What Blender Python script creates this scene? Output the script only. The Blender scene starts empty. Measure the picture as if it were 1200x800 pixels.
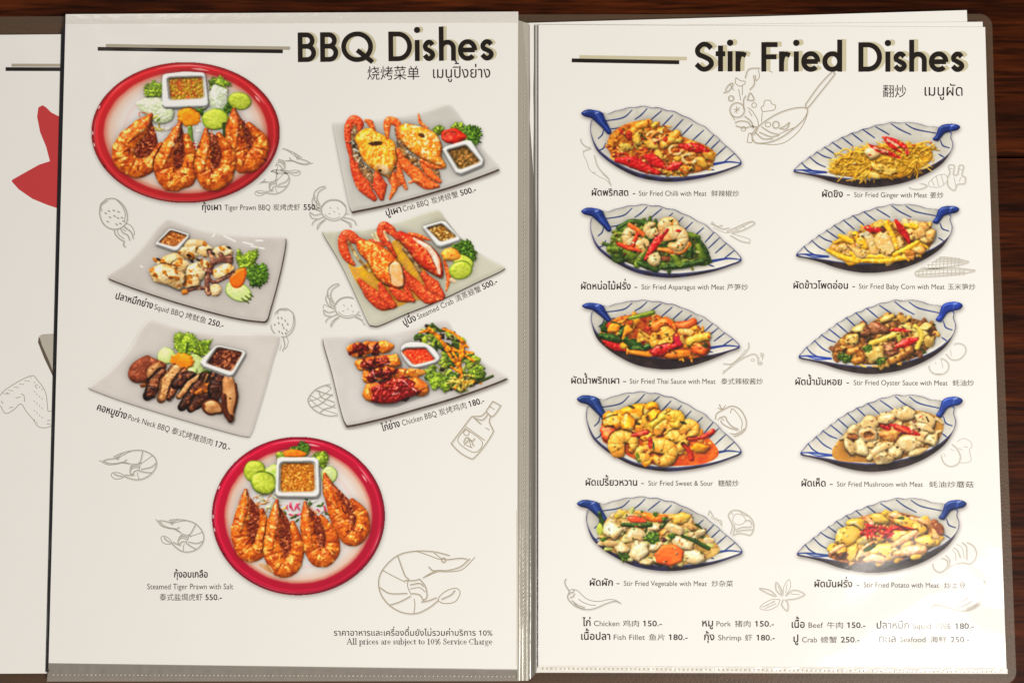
import bpy, math
import numpy as np
from mathutils import Vector

# ---------------------------------------------------------------- camera, lamp light, exposure
SC = bpy.context.scene; COL = SC.collection
FOC, TILT, DIST = 45.0, math.radians(4.6), 0.584
PAGE_Z = 0.0050
cam_d = bpy.data.cameras.new('camera'); cam_d.lens = FOC; cam_d.sensor_width = 36.0; cam_d.clip_start = 0.01; cam_d.clip_end = 50
cam = bpy.data.objects.new('camera', cam_d); COL.objects.link(cam); SC.camera = cam
CAM = Vector((0, -DIST * math.sin(TILT), PAGE_Z + DIST * math.cos(TILT)))
cam.location = CAM; cam.rotation_euler = (TILT, 0, 0)

world = bpy.data.worlds.new('World'); SC.world = world; world.use_nodes = True
world.node_tree.nodes['Background'].inputs[0].default_value = (1.0, 0.94, 0.88, 1)
world.node_tree.nodes['Background'].inputs[1].default_value = 0.20

def lamp(name, loc, aim, size, power, col, sy=None):
    d = bpy.data.lights.new(name, 'AREA'); d.shape = 'RECTANGLE'; d.size = size; d.size_y = sy or size; d.energy = power; d.color = col
    o = bpy.data.objects.new(name, d); COL.objects.link(o); o.location = loc
    o.rotation_euler = (Vector(aim) - Vector(loc)).to_track_quat('-Z', 'Y').to_euler()
    return o
lamp('restaurant_lamp', (0.58, -0.42, 1.15), (0.05, 0, 0), 0.32, 17.4, (1.0, 0.94, 0.86), 0.24)
lamp('fill_light', (-0.9, 1.3, 2.2), (0, 0, 0), 0.6, 9.5, (1.0, 0.94, 0.87))  # added fill from the upper left, no visible source
SC.view_settings.view_transform = 'Standard'; SC.view_settings.look = 'None'; SC.view_settings.exposure = 0.0; SC.view_settings.gamma = 1.0
SC.cycles.max_bounces = 10; SC.cycles.transparent_max_bounces = 16; SC.cycles.use_denoising = True

def at(px, py, z=PAGE_Z):
    """where the point of the table top seen at (px, py) of a 1200 x 800 frame lies, at height z"""
    k = 36.0 / FOC / 1200.0
    dx, dy = (px - 600.0) * k, -(py - 400.0) * k
    ct, st = math.cos(TILT), math.sin(TILT)
    vx, vy, vz = dx, dy * ct + st, dy * st - ct
    t = (z - CAM.z) / vz
    return (CAM.x + vx * t, CAM.y + vy * t, z)

def at_many(P, z):
    P = np.asarray(P, float); k = 36.0 / FOC / 1200.0
    dx, dy = (P[:, 0] - 600.0) * k, -(P[:, 1] - 400.0) * k
    ct, st = math.cos(TILT), math.sin(TILT)
    vy, vz = dy * ct + st, dy * st - ct
    t = (z - CAM.z) / vz
    out = np.empty((len(P), 3)); out[:, 0] = CAM.x + dx * t; out[:, 1] = CAM.y + vy * t; out[:, 2] = z
    return out

# ---------------------------------------------------------------- materials
def lin(c):
    c = np.asarray(c, float); return np.where(c <= .04045, c / 12.92, ((c + .055) / 1.055)**2.4)

def new_mat(name):
    m = bpy.data.materials.new(name); m.use_nodes = True; t = m.node_tree
    b = t.nodes['Principled BSDF']; return m, t, b

def film_bump(t, strength=1.0):
    """the slack clear film over the pages: broad swells and a few sharp buckles"""
    N, L = t.nodes, t.links
    g = N.new('ShaderNodeNewGeometry')
    a = N.new('ShaderNodeTexNoise'); a.inputs['Scale'].default_value = 16; a.inputs['Detail'].default_value = 1.5; a.inputs['Distortion'].default_value = .6
    v = N.new('ShaderNodeTexVoronoi'); v.feature = 'SMOOTH_F1'; v.inputs['Scale'].default_value = 24; v.inputs['Smoothness'].default_value = .35
    f = N.new('ShaderNodeTexNoise'); f.inputs['Scale'].default_value = 140; f.inputs['Detail'].default_value = 2
    mp = N.new('ShaderNodeMapping'); mp.inputs['Scale'].default_value = (1, 1.6, 0); mp.inputs['Rotation'].default_value = (0, 0, .6)
    L.new(g.outputs['Position'], mp.inputs['Vector'])
    for n in (a, v, f): L.new(mp.outputs[0], n.inputs['Vector'])
    s1 = N.new('ShaderNodeMath'); s1.operation = 'MULTIPLY_ADD'; s1.inputs[1].default_value = .35
    L.new(v.outputs['Distance'], s1.inputs[0]); L.new(a.outputs['Fac'], s1.inputs[2])
    s2 = N.new('ShaderNodeMath'); s2.operation = 'MULTIPLY_ADD'; s2.inputs[1].default_value = .018
    L.new(f.outputs['Fac'], s2.inputs[0]); L.new(s1.outputs[0], s2.inputs[2])
    b = N.new('ShaderNodeBump'); b.inputs['Strength'].default_value = strength; b.inputs['Distance'].default_value = FILM_H
    L.new(s2.outputs[0], b.inputs['Height']); return b
FILM_H = 0.0016

def page_mat(name, col=None, attr=False, coat=.23, rough=.55):
    """ink or paper under clear film: a matt print with a thin glossy wavy coat"""
    m, t, b = new_mat(name)
    b.inputs['Roughness'].default_value = rough; b.inputs['Specular IOR Level'].default_value = .15
    if attr:
        a = t.nodes.new('ShaderNodeVertexColor'); a.layer_name = 'ink'; t.links.new(a.outputs['Color'], b.inputs['Base Color'])
    else: b.inputs['Base Color'].default_value = (*col, 1)
    b.inputs['Coat Weight'].default_value = coat; b.inputs['Coat Roughness'].default_value = .13; b.inputs['Coat IOR'].default_value = 1.45
    t.links.new(film_bump(t).outputs[0], b.inputs['Coat Normal'])
    g = t.nodes.new('ShaderNodeNewGeometry'); n = t.nodes.new('ShaderNodeTexNoise'); n.inputs['Scale'].default_value = 9; n.inputs['Detail'].default_value = 3; n.inputs['Roughness'].default_value = .6
    p = t.nodes.new('ShaderNodeBump'); p.inputs['Strength'].default_value = 1; p.inputs['Distance'].default_value = .0011
    t.links.new(g.outputs['Position'], n.inputs['Vector']); t.links.new(n.outputs['Fac'], p.inputs['Height']); t.links.new(p.outputs[0], b.inputs['Normal']); return m

PAPER = np.array((.80, .795, .775))
M = {}
M['paper'] = page_mat('glossy_white_paper', PAPER)
M['print'] = page_mat('printed_photo_ink', attr=True)
M['black'] = page_mat('black_ink', (.012, .008, .006))
M['dark'] = page_mat('dark_brown_ink', (.030, .022, .017))
M['grey'] = page_mat('grey_brown_ink', (.095, .078, .062))
M['khaki'] = page_mat('khaki_ink', (.56, .52, .36))
M['khaki2'] = page_mat('taupe_ink', (.40, .36, .28))
M['pencil'] = page_mat('pencil_grey_ink', (.36, .34, .30))
M['pale'] = page_mat('pale_pencil_ink', (.47, .44, .38))
M['sepia'] = page_mat('sepia_pencil_ink', (.38, .33, .24))
M['wash'] = page_mat('pale_wash_ink', (.62, .605, .565))
M['red'] = page_mat('flat_red_ink', (.52, .045, .05))

def plastic_mat(name, tint, clear, rough=.12, bump=0.0, bscale=300, spec=.5):
    """clear or dark plastic film: part of the light goes straight through, the rest is surface"""
    m, t, b = new_mat(name); N, L = t.nodes, t.links
    b.inputs['Base Color'].default_value = (*tint, 1); b.inputs['Roughness'].default_value = rough; b.inputs['Specular IOR Level'].default_value = spec
    tr = N.new('ShaderNodeBsdfTransparent'); mx = N.new('ShaderNodeMixShader'); mx.inputs[0].default_value = 1 - clear
    L.new(tr.outputs[0], mx.inputs[1]); L.new(b.outputs[0], mx.inputs[2]); L.new(mx.outputs[0], N['Material Output'].inputs['Surface'])
    if bump:
        g = N.new('ShaderNodeNewGeometry'); n = N.new('ShaderNodeTexNoise'); n.inputs['Scale'].default_value = bscale; n.inputs['Detail'].default_value = 3
        L.new(g.outputs['Position'], n.inputs['Vector']); bp = N.new('ShaderNodeBump'); bp.inputs['Strength'].default_value = bump; bp.inputs['Distance'].default_value = .0006
        L.new(n.outputs['Fac'], bp.inputs['Height']); L.new(bp.outputs[0], b.inputs['Normal'])
    return m
M['cover'] = plastic_mat('frosted_clear_cover', (.21, .145, .095), .79, .35, .25, 900, .3)
M['margin'] = plastic_mat('clear_sleeve_margin', (.50, .47, .40), .28, .20, .25, 160)
M['hem'] = plastic_mat('clear_sleeve_hem', (.80, .77, .72), .55, .14, .5, 260)
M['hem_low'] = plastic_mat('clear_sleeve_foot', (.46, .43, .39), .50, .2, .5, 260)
M['hem_glare'] = plastic_mat('glare_white_sleeve_foot', (.90, .88, .83), .10, .16, .3, 300, 1.0)  # film whitened so its colour carries the glare along this foot
M['gutter'] = plastic_mat('shaded_sleeve_gutter', (.20, .19, .165), .08, .18, .25, 160)  # fold tinted darker, the gutter's shade is in the colour
M['dark_edge'] = plastic_mat('dark_sleeve_edge', (.012, .012, .016), .10, .12, .3, 200)  # near-black tint for the narrow edge strips
M['weld'] = plastic_mat('weld_bead_and_glint', (.80, .76, .66), .25, .10)

def wood_mat():
    m, t, b = new_mat('dark_stained_wood'); N, L = t.nodes, t.links
    g = N.new('ShaderNodeNewGeometry'); mp = N.new('ShaderNodeMapping'); mp.inputs['Scale'].default_value = (5, 60, 5); L.new(g.outputs['Position'], mp.inputs['Vector'])
    a = N.new('ShaderNodeTexNoise'); a.inputs['Scale'].default_value = 1.6; a.inputs['Detail'].default_value = 8; a.inputs['Roughness'].default_value = .62; a.inputs['Distortion'].default_value = .5; L.new(mp.outputs[0], a.inputs['Vector'])
    mp2 = N.new('ShaderNodeMapping'); mp2.inputs['Scale'].default_value = (26, 420, 20); L.new(g.outputs['Position'], mp2.inputs['Vector'])
    p = N.new('ShaderNodeTexNoise'); p.inputs['Scale'].default_value = 1.4; p.inputs['Detail'].default_value = 4; L.new(mp2.outputs[0], p.inputs['Vector'])
    r = N.new('ShaderNodeValToRGB'); e = r.color_ramp.elements
    e[0].position = .30; e[0].color = (.013, .0028, .0007, 1); e[1].position = .72; e[1].color = (.105, .023, .004, 1)
    k = e.new(.52); k.color = (.045, .0090, .0016, 1); L.new(a.outputs['Fac'], r.inputs['Fac'])
    r2 = N.new('ShaderNodeValToRGB'); r2.color_ramp.elements[0].position = .36; r2.color_ramp.elements[0].color = (.35, .35, .35, 1); r2.color_ramp.elements[1].position = .56; r2.color_ramp.elements[1].color = (1.1, 1.05, 1, 1)
    L.new(p.outputs['Fac'], r2.inputs['Fac'])
    mx = N.new('ShaderNodeMix'); mx.data_type = 'RGBA'; mx.blend_type = 'MULTIPLY'; mx.inputs[0].default_value = 1
    L.new(r.outputs[0], mx.inputs[6]); L.new(r2.outputs[0], mx.inputs[7]); L.new(mx.outputs[2], b.inputs['Base Color'])
    b.inputs['Roughness'].default_value = .5; b.inputs['Specular IOR Level'].default_value = .05
    bp = N.new('ShaderNodeBump'); bp.inputs['Strength'].default_value = .35; bp.inputs['Distance'].default_value = .0004; L.new(p.outputs['Fac'], bp.inputs['Height']); L.new(bp.outputs[0], b.inputs['Normal'])
    return m
M['wood'] = wood_mat()
m_, t_, b_ = new_mat('black_gap'); b_.inputs['Base Color'].default_value = (.006, .004, .003, 1); b_.inputs['Roughness'].default_value = .9; M['gap'] = m_

# ---------------------------------------------------------------- object helpers
def tag(o, label=None, cat=None, group=None, kind=None):
    for k, v in (('label', label), ('category', cat), ('group', group), ('kind', kind)):
        if v: o[k] = v
    return o
def empty(name, loc=(0, 0, 0)):
    o = bpy.data.objects.new(name, None); COL.objects.link(o); o.location = loc; o.empty_display_size = .02; return o
def mesh_obj(name, verts, faces, mat, parent=None, smooth=False):
    """link a mesh given in world coordinates, its origin at the middle of its base"""
    V = np.asarray(verts, float); o0 = np.array([(V[:, 0].min() + V[:, 0].max()) / 2, (V[:, 1].min() + V[:, 1].max()) / 2, V[:, 2].min()])
    me = bpy.data.meshes.new(name); me.from_pydata([tuple(v) for v in (V - o0)], [], [tuple(int(i) for i in f) for f in faces]); me.update()
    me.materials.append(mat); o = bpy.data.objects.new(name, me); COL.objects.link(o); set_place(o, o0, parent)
    if smooth:
        for p in me.polygons: p.use_smooth = True
    return o
def set_place(o, w, parent):
    o['wx'], o['wy'], o['wz'] = [float(v) for v in w]
    if parent is not None:
        o.parent = parent; q = [parent.get(k, None) for k in ('wx', 'wy', 'wz')]
        if q[0] is None: q = list(parent.location)
        o.location = [float(a - b) for a, b in zip(w, q)]
    else: o.location = [float(v) for v in w]
def quad_mesh(name, V, F, mat, parent, cols=None):
    """fast path for big flat meshes: V (n,3), F (m,4)"""
    o0 = np.array([(V[:, 0].min() + V[:, 0].max()) / 2, (V[:, 1].min() + V[:, 1].max()) / 2, V[:, 2].min()])
    me = bpy.data.meshes.new(name); me.vertices.add(len(V)); me.vertices.foreach_set('co', (V - o0).astype(np.float32).ravel())
    me.loops.add(F.size); me.loops.foreach_set('vertex_index', F.astype(np.int32).ravel())
    me.polygons.add(len(F)); me.polygons.foreach_set('loop_start', np.arange(0, F.size, F.shape[1], dtype=np.int32))
    me.update(calc_edges=True)
    if cols is not None:
        a = me.color_attributes.new('ink', 'FLOAT_COLOR', 'POINT'); c = np.ones((len(V), 4), np.float32); c[:, :3] = cols; a.data.foreach_set('color', c.ravel())
    me.materials.append(mat); o = bpy.data.objects.new(name, me); COL.objects.link(o); set_place(o, o0, parent); return o
def slab_obj(name, outline, z0, z1, mat, parent=None):
    """a flat sheet of real thickness from an outline seen at (px, py), its top at z1"""
    n = len(outline); top = [at(x, y, z1) for x, y in outline]; bot = [(a[0], a[1], z0) for a in top]
    F = [tuple(range(n))[::-1], tuple(range(n, 2 * n))] + [(i, (i + 1) % n, n + (i + 1) % n, n + i) for i in range(n)]
    return mesh_obj(name, top + bot, F, mat, parent)
# ---------------------------------------------------------------- the print shop: food pictures as ink on the page
def rng_noise(X, Y, sc, seed, octv=3):
    """smooth value noise in 0..1 over pixel coordinates"""
    out = np.zeros(X.shape); amp = 1.0; tot = 0.0
    for o in range(octv):
        r = np.random.RandomState((seed * 131 + o * 17 + 7) % 99991)
        T = r.rand(64, 64)
        u = X / sc * 2**o + 11.3 * o; v = Y / sc * 2**o + 5.7 * o
        iu = np.floor(u).astype(int); iv = np.floor(v).astype(int)
        fu = u - iu; fv = v - iv
        fu = fu * fu * (3 - 2 * fu); fv = fv * fv * (3 - 2 * fv)
        a = T[iv % 64, iu % 64]; b = T[iv % 64, (iu + 1) % 64]
        c = T[(iv + 1) % 64, iu % 64]; d = T[(iv + 1) % 64, (iu + 1) % 64]
        out += amp * ((a * (1 - fu) + b * fu) * (1 - fv) + (c * (1 - fu) + d * fu) * fv)
        tot += amp; amp *= 0.55
    return out / tot

def gblur(A, s):
    if s <= 0: return A
    r = int(3 * s + 1); k = np.exp(-0.5 * (np.arange(-r, r + 1) / s)**2); k /= k.sum()
    for ax in (0, 1):
        P = np.pad(A, [(r, r) if i == ax else (0, 0) for i in range(A.ndim)], mode='edge')
        B = np.zeros_like(A)
        n = A.shape[ax]
        for i, w in enumerate(k):
            B += w * (P[i:i + n] if ax == 0 else P[:, i:i + n])
        A = B
    return A

def spline(pts, n=8, closed=False):
    P = np.array(pts, float)
    if len(P) < 3 and not closed:
        t = np.linspace(0, 1, n + 1)[:, None]; return P[0] * (1 - t) + P[-1] * t
    if closed: Q = np.vstack([P[-1:], P, P[:2]])
    else: Q = np.vstack([2 * P[0] - P[1], P, 2 * P[-1] - P[-2]])
    out = []
    for i in range(1, len(Q) - 2):
        p0, p1, p2, p3 = Q[i - 1], Q[i], Q[i + 1], Q[i + 2]
        t = np.linspace(0, 1, n, endpoint=False)[:, None]
        out.append(0.5 * (2 * p1 + (p2 - p0) * t + (2 * p0 - 5 * p1 + 4 * p2 - p3) * t**2 + (3 * p1 - p0 - 3 * p2 + p3) * t**3))
    if not closed: out.append(Q[-2][None])
    return np.vstack(out)

def roundpoly(pts, f=.16):
    P = np.array(pts, float); n = len(P); out = []
    for i in range(n):
        a, b, c = P[i - 1], P[i], P[(i + 1) % n]; p = b + (a - b) * f; q = b + (c - b) * f
        for t in np.linspace(0, 1, 5): out.append((1 - t)**2 * p + 2 * t * (1 - t) * b + t * t * q)
    return np.array(out)

def in_poly(X, Y, P):
    m = np.zeros(X.shape, bool); n = len(P)
    for i in range(n):
        x0, y0 = P[i]; x1, y1 = P[(i + 1) % n]
        if y0 == y1: continue
        c = (Y >= min(y0, y1)) & (Y < max(y0, y1))
        m ^= c & (X < x0 + (Y - y0) * (x1 - x0) / (y1 - y0))
    return m

def seg_dist(X, Y, P, closed=False):
    """distance to a polyline and the fraction of the way along it"""
    n = len(P); m = n if closed else n - 1
    D = np.full(X.shape, 1e9); T = np.zeros(X.shape)
    for i in range(m):
        a = P[i]; b = P[(i + 1) % n]; d = b - a; L = d @ d + 1e-12
        t = np.clip(((X - a[0]) * d[0] + (Y - a[1]) * d[1]) / L, 0, 1)
        q = np.hypot(X - a[0] - t * d[0], Y - a[1] - t * d[1])
        k = q < D
        D = np.where(k, q, D); T = np.where(k, (i + t) / m, T)
    return D, T

def C(*c): return np.array(c, float) / 255.0

class Pic:
    """one printed food photograph: colour, relief, gloss and region number per dot"""
    def __init__(s, x0, y0, x1, y1, seed=1, ss=2):
        s.x0, s.y0, s.ss = x0, y0, ss
        s.W = int((x1 - x0) * ss) + 1; s.H = int((y1 - y0) * ss) + 1
        xs = x0 + np.arange(s.W) / ss; ys = y0 + np.arange(s.H) / ss
        s.X, s.Y = np.meshgrid(xs, ys)
        s.A = np.ones((s.H, s.W, 3)); s.Z = np.zeros((s.H, s.W)); s.G = np.zeros((s.H, s.W)); s.B = np.zeros((s.H, s.W))
        s.I = np.full((s.H, s.W), -1, int); s.S = np.zeros((s.H, s.W))
        s.r = np.random.RandomState(seed); s.sd = seed * 100
        s.map = None
    def use(s, ox, oy, k): s.map = (ox, oy, k)
    def pt(s, p):
        p = np.array(p, float)
        if s.map: p = np.array([s.map[0], s.map[1]]) + p / s.map[2]
        return p
    def ln(s, v): return v / s.map[2] if s.map else v
    def win(s, xa, ya, xb, yb):
        i0 = max(0, int((ya - s.y0) * s.ss)); i1 = min(s.H, int((yb - s.y0) * s.ss) + 2)
        j0 = max(0, int((xa - s.x0) * s.ss)); j1 = min(s.W, int((xb - s.x0) * s.ss) + 2)
        return (slice(i0, max(i0, i1)), slice(j0, max(j0, j1)))
    def colour(s, X, Y, col, col2, sc, col3=None, th=.62, seed=None):
        sd = s.sd if seed is None else seed
        s.sd += 1
        n = np.clip((rng_noise(X, Y, sc, sd) - .5) * 2.4 + .5, 0, 1)[..., None]
        c = col * (1 - n) + (col2 if col2 is not None else col * .8) * n
        if col3 is not None:
            k = np.clip((rng_noise(X, Y, sc * 1.1, sd + 50) - th) * 9, 0, 1)[..., None]
            c = c * (1 - k) + col3 * k
        return c
    def lay(s, w, al, prof, col, h, gl, pid, bump=0.35, lift=.7):
        m = al > .5
        if not m.any(): return
        b = np.percentile(s.Z[w][m], 60) * lift if (h > 1.3 or h < 0) else s.Z[w]
        s.A[w] = s.A[w] * (1 - al[..., None]) + col * al[..., None]
        s.Z[w] = np.where(m, b + h * prof, s.Z[w])
        s.G[w] = np.where(m, gl, s.G[w]); s.I[w] = np.where(m, pid, s.I[w]); s.B[w] = np.where(m, bump, s.B[w])
    def chunk(s, c, rx, ry, ang=0, col=None, col2=None, col3=None, h=None, irr=.14, sc=4, th=.62, gl=.25, pid=2, pw=.5, bump=.35, jag=0, rim=None, rimw=.8, cut=True):
        cx, cy = s.pt(c); rx = s.ln(rx); ry = s.ln(ry); a = math.radians(ang)
        R = max(rx, ry) * 1.35 + 1; w = s.win(cx - R, cy - R, cx + R, cy + R); X, Y = s.X[w], s.Y[w]
        if X.size == 0: return
        u = ((X - cx) * math.cos(a) + (Y - cy) * math.sin(a)) / rx; v = (-(X - cx) * math.sin(a) + (Y - cy) * math.cos(a)) / ry
        t = np.arctan2(v, u); q = np.hypot(u, v); lim = np.ones_like(q)
        for k in range(2, 7): lim += irr / k**.6 * s.r.randn() * .7 * np.cos(k * t + s.r.rand() * 6.28)
        if jag: lim += jag * np.sin(t * s.r.randint(9, 14) + s.r.rand() * 6) + jag * .7 * np.sin(t * s.r.randint(17, 25))
        q = q / np.maximum(lim, .4)
        if cut and not jag and rim is None:
            nk = s.r.randint(5, 8); a0 = s.r.rand() * 6.28; qp = np.zeros_like(q)
            for k in range(nk):
                b = a0 + (k + .35 * s.r.randn()) * 6.283 / nk; qp = np.maximum(qp, (u * math.cos(b) + v * math.sin(b)) / (.80 + .22 * s.r.rand()))
            q = (qp**6 * .6 + (q * .97)**6 * .4)**(1 / 6)
        al = np.clip((1 - q) * min(rx, ry) * s.ss + .5, 0, 1)
        tx, ty = .35 * s.r.randn(), .35 * s.r.randn()
        prof = np.clip(1 - q**3.2, 0, 1)**pw * np.clip(1 + tx * u + ty * v, .4, 1.6)
        cc = s.colour(X, Y, col, col2, sc, col3, th)
        if rim is not None:
            k = np.clip((q - rimw) * 12, 0, 1)[..., None]; cc = cc * (1 - k) + rim * k
        s.lay(w, al, prof, cc, (h if h is not None else min(rx, ry) * .55), gl, pid, bump)
    def strip(s, pts, wd, col=None, col2=None, col3=None, h=None, sc=4, th=.62, gl=.25, pid=2, bump=.3, taper=(1, 1), segs=0, segc=None, pw=.5, closed=False):
        P = spline(s.pt(pts), 7, closed); wd = s.ln(wd)
        w = s.win(P[:, 0].min() - wd - 1, P[:, 1].min() - wd - 1, P[:, 0].max() + wd + 1, P[:, 1].max() + wd + 1); X, Y = s.X[w], s.Y[w]
        if X.size == 0: return
        D, T = seg_dist(X, Y, P, closed)
        ww = wd * np.interp(T, np.linspace(0, 1, len(taper)), taper)
        ww = ww * (1 + .16 * (rng_noise(X, Y, max(wd, 1.5) * 1.2, s.sd + 9) - .5) * 2)
        q = D / np.maximum(ww, .2)
        al = np.clip((1 - q) * ww * s.ss + .5, 0, 1); prof = np.clip(1 - q**2, 0, 1)**pw
        cc = s.colour(X, Y, col, col2, sc, col3, th)
        hh = wd * .7 if h is None else h
        if segs:
            ph = (T * segs) % 1.0; k = np.clip(1 - np.minimum(ph, 1 - ph) * 7, 0, 1)
            prof = prof * (1 - .2 * k); k = k[..., None] * .5
            cc = cc * (1 - k) + (segc if segc is not None else col * .55) * k
        s.lay(w, al, prof, cc, hh, gl, pid, bump)
    def poly(s, pts, col=None, col2=None, col3=None, h=1.5, bev=3, sc=5, th=.62, gl=.2, pid=2, bump=.3, smooth=True, dome=0):
        P = s.pt(pts)
        if smooth: P = spline(P, 6, True)
        w = s.win(P[:, 0].min() - 1, P[:, 1].min() - 1, P[:, 0].max() + 1, P[:, 1].max() + 1); X, Y = s.X[w], s.Y[w]
        D, T = seg_dist(X, Y, P, True); m = in_poly(X, Y, P); sd = np.where(m, D, -D)
        al = np.clip(sd * s.ss + .5, 0, 1); e = np.clip(sd / bev, 0, 1); prof = np.sqrt(np.clip(1 - (1 - e)**2, 0, 1))
        if dome: prof = prof + dome * np.clip(sd / max(sd.max(), .1), 0, 1)**.7
        s.lay(w, al, prof, s.colour(X, Y, col, col2, sc, col3, th), h, gl, pid, bump)
        return w, sd, X, Y
    def line(s, pts, wd, col, n=7, alpha=1.0, taper=(1, 1), closed=False):
        P = spline(s.pt(pts), n, closed); wd = s.ln(wd)
        w = s.win(P[:, 0].min() - wd - 1, P[:, 1].min() - wd - 1, P[:, 0].max() + wd + 1, P[:, 1].max() + wd + 1); X, Y = s.X[w], s.Y[w]
        if X.size == 0: return
        D, T = seg_dist(X, Y, P, closed); ww = wd * np.interp(T, np.linspace(0, 1, len(taper)), taper)
        al = (np.clip((ww - D) * s.ss + .5, 0, 1) * alpha * (s.I[w] >= 0))[..., None]
        s.A[w] = s.A[w] * (1 - al) + col * al
    def heap(s, pts, n, kinds, pid=2, size=1.12):
        n = int(n * 1.5)
        """fill an outline with a pile of bits, back to front; kinds: (form, colour, colour2, radius, ratio)"""
        P = s.pt(pts); keep = s.map; s.map = None
        P = spline(P, 5, True); lo, hi = P.min(0), P.max(0); got = []
        while len(got) < n:
            q = lo + s.r.rand(2) * (hi - lo)
            if in_poly(q[:1], q[1:], P)[0]: got.append(q)
        got.sort(key=lambda q: q[1])
        for q in got:
            f, c1, c2, rad, ra = kinds[s.r.randint(len(kinds))]
            rad = rad * size * (.75 + .5 * s.r.rand()); a = s.r.rand() * 180
            c1 = c1 * (.78 + .32 * s.r.rand())
            if f == 'c': s.chunk(q, rad, rad * ra, a, c1, c2, pid=pid, irr=.2, sc=3, gl=.35)
            elif f == 'r': s.strip([q + rad * np.array([math.cos(t), .7 * math.sin(t)]) for t in np.linspace(0, 4.8, 7) + a], rad * ra, c1, c2, pid=pid, gl=.4, sc=3)
            else:
                d = np.array([math.cos(math.radians(a)), math.sin(math.radians(a)) * .7]) * rad; nrm = np.array([-d[1], d[0]]) * .3 * s.r.randn()
                s.strip([q - d, q + nrm, q + d], rad * ra, c1, c2, pid=pid, gl=.4, sc=3, taper=(.7, 1, .6))
        s.map = keep
    def prawn(s, pts, wd, pid=2, tone=1.0, segs=8):
        o1, o2, o3 = C(208, 110, 30) * tone, C(160, 66, 18), C(240, 172, 86)
        p = [np.array(q, float) for q in pts]; n = len(p); k = n // 2
        wd = wd * 1.02; ins = [q * .86 + np.mean(p, 0) * .14 for q in p]
        s.poly(ins, C(126, 52, 22), C(84, 26, 12), C(206, 120, 70), h=1.5, bev=2, sc=2.2, pid=pid, gl=.5, bump=1.0)
        s.strip(pts, wd, o1, o2, o3, sc=4.5, th=.66, segs=segs, segc=C(150, 56, 12), gl=.8, pid=pid, taper=(.2, .85, 1.1, 1.2, 1.0, .75, .3), bump=.9, h=s.ln(wd) * .45)
        for q in range(4):
            c = p[s.r.randint(2, n - 1)] + s.r.randn(2) * wd * .25
            s.chunk(c, wd * .34, wd * .22, s.r.rand() * 180, C(240, 172, 92), C(228, 128, 40), pid=pid, h=.5, irr=.35, gl=.9, sc=2.5, bump=.8)
        for q in range(3):
            c = p[s.r.randint(1, n)] + s.r.randn(2) * wd * .4
            s.chunk(c, wd * .3, wd * .12, s.r.rand() * 180, C(140, 50, 12), C(90, 30, 8), pid=pid, h=.3, irr=.4, sc=2)
        s.strip([p[0], (p[0] + p[1]) / 2, p[1], p[2]], wd * .5, C(226, 128, 44) * tone, C(190, 76, 20), C(248, 196, 130), sc=3, th=.6, pid=pid, gl=.8, taper=(.15, .9, 1, .3), bump=.9)
        for q in range(6):
            a = p[1] * (1 - q / 6) + p[k] * (q / 6); b = p[-1] * (1 - q / 7) + p[k] * (q / 7)
            m = (a + b) / 2 + s.r.randn(2) * wd * .25
            s.strip([a * .7 + b * .3, m, a * .3 + b * .7 + s.r.randn(2) * wd * .3], wd * .07, (C(120, 30, 16), C(232, 150, 110), C(70, 24, 14))[q % 3], C(95, 22, 10), pid=pid, gl=.3, taper=(1, 1, .4))
        for q in range(2):
            s.strip([p[0] + s.r.randn(2) * 3, p[0] * .5 + p[1] * .5 + s.r.randn(2) * wd * .5, p[1] + (p[-1] - p[1]) * .4 + s.r.randn(2) * wd * .3], wd * .05, C(236, 150, 110), C(180, 60, 30), pid=pid, gl=.3)
    def bowl(s, outer, inner, c1, c2, c3=None, pid=3, sc=1.7, f=.16):
        keep = s.map; O = s.pt(outer); P = s.pt(inner); s.map = None
        O = roundpoly(O, f); P = roundpoly(P, .14); cen = P.mean(0)
        s.poly(O + (0, 1.6), C(206, 198, 184), C(190, 180, 164), h=3, bev=2, pid=pid, gl=.2, bump=.05, smooth=False)
        s.poly(O, C(240, 236, 226), C(230, 225, 214), h=3.4, bev=1.6, pid=pid, gl=.4, bump=.05, smooth=False)
        s.poly(cen + (P - cen) * 1.1, C(206, 197, 180), C(190, 178, 158), h=-1.0, bev=1.5, pid=pid, bump=.05, smooth=False)
        s.poly(P, c1, c2, c3, h=-.6, bev=1.2, sc=sc, th=.56, gl=.5, pid=pid, bump=1.0, smooth=False)
        s.map = keep
    def lime(s, c, rx, ry, ang=0, pid=4):
        s.chunk(c, rx, ry, ang, C(182, 188, 68), C(156, 168, 44), h=3, irr=.03, sc=3, pid=pid, gl=.5, rim=C(120, 150, 40), rimw=.86, pw=.35)
        q = s.pt(c); rx = s.ln(rx); ry = s.ln(ry); keep = s.map; s.map = None
        for k in range(8):
            t = k * .785 + .3; s.line([q + .12 * np.array([rx * math.cos(t), ry * math.sin(t)]), q + .78 * np.array([rx * math.cos(t), ry * math.sin(t)])], .28, C(222, 222, 130), alpha=.7)
        s.map = keep
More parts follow.
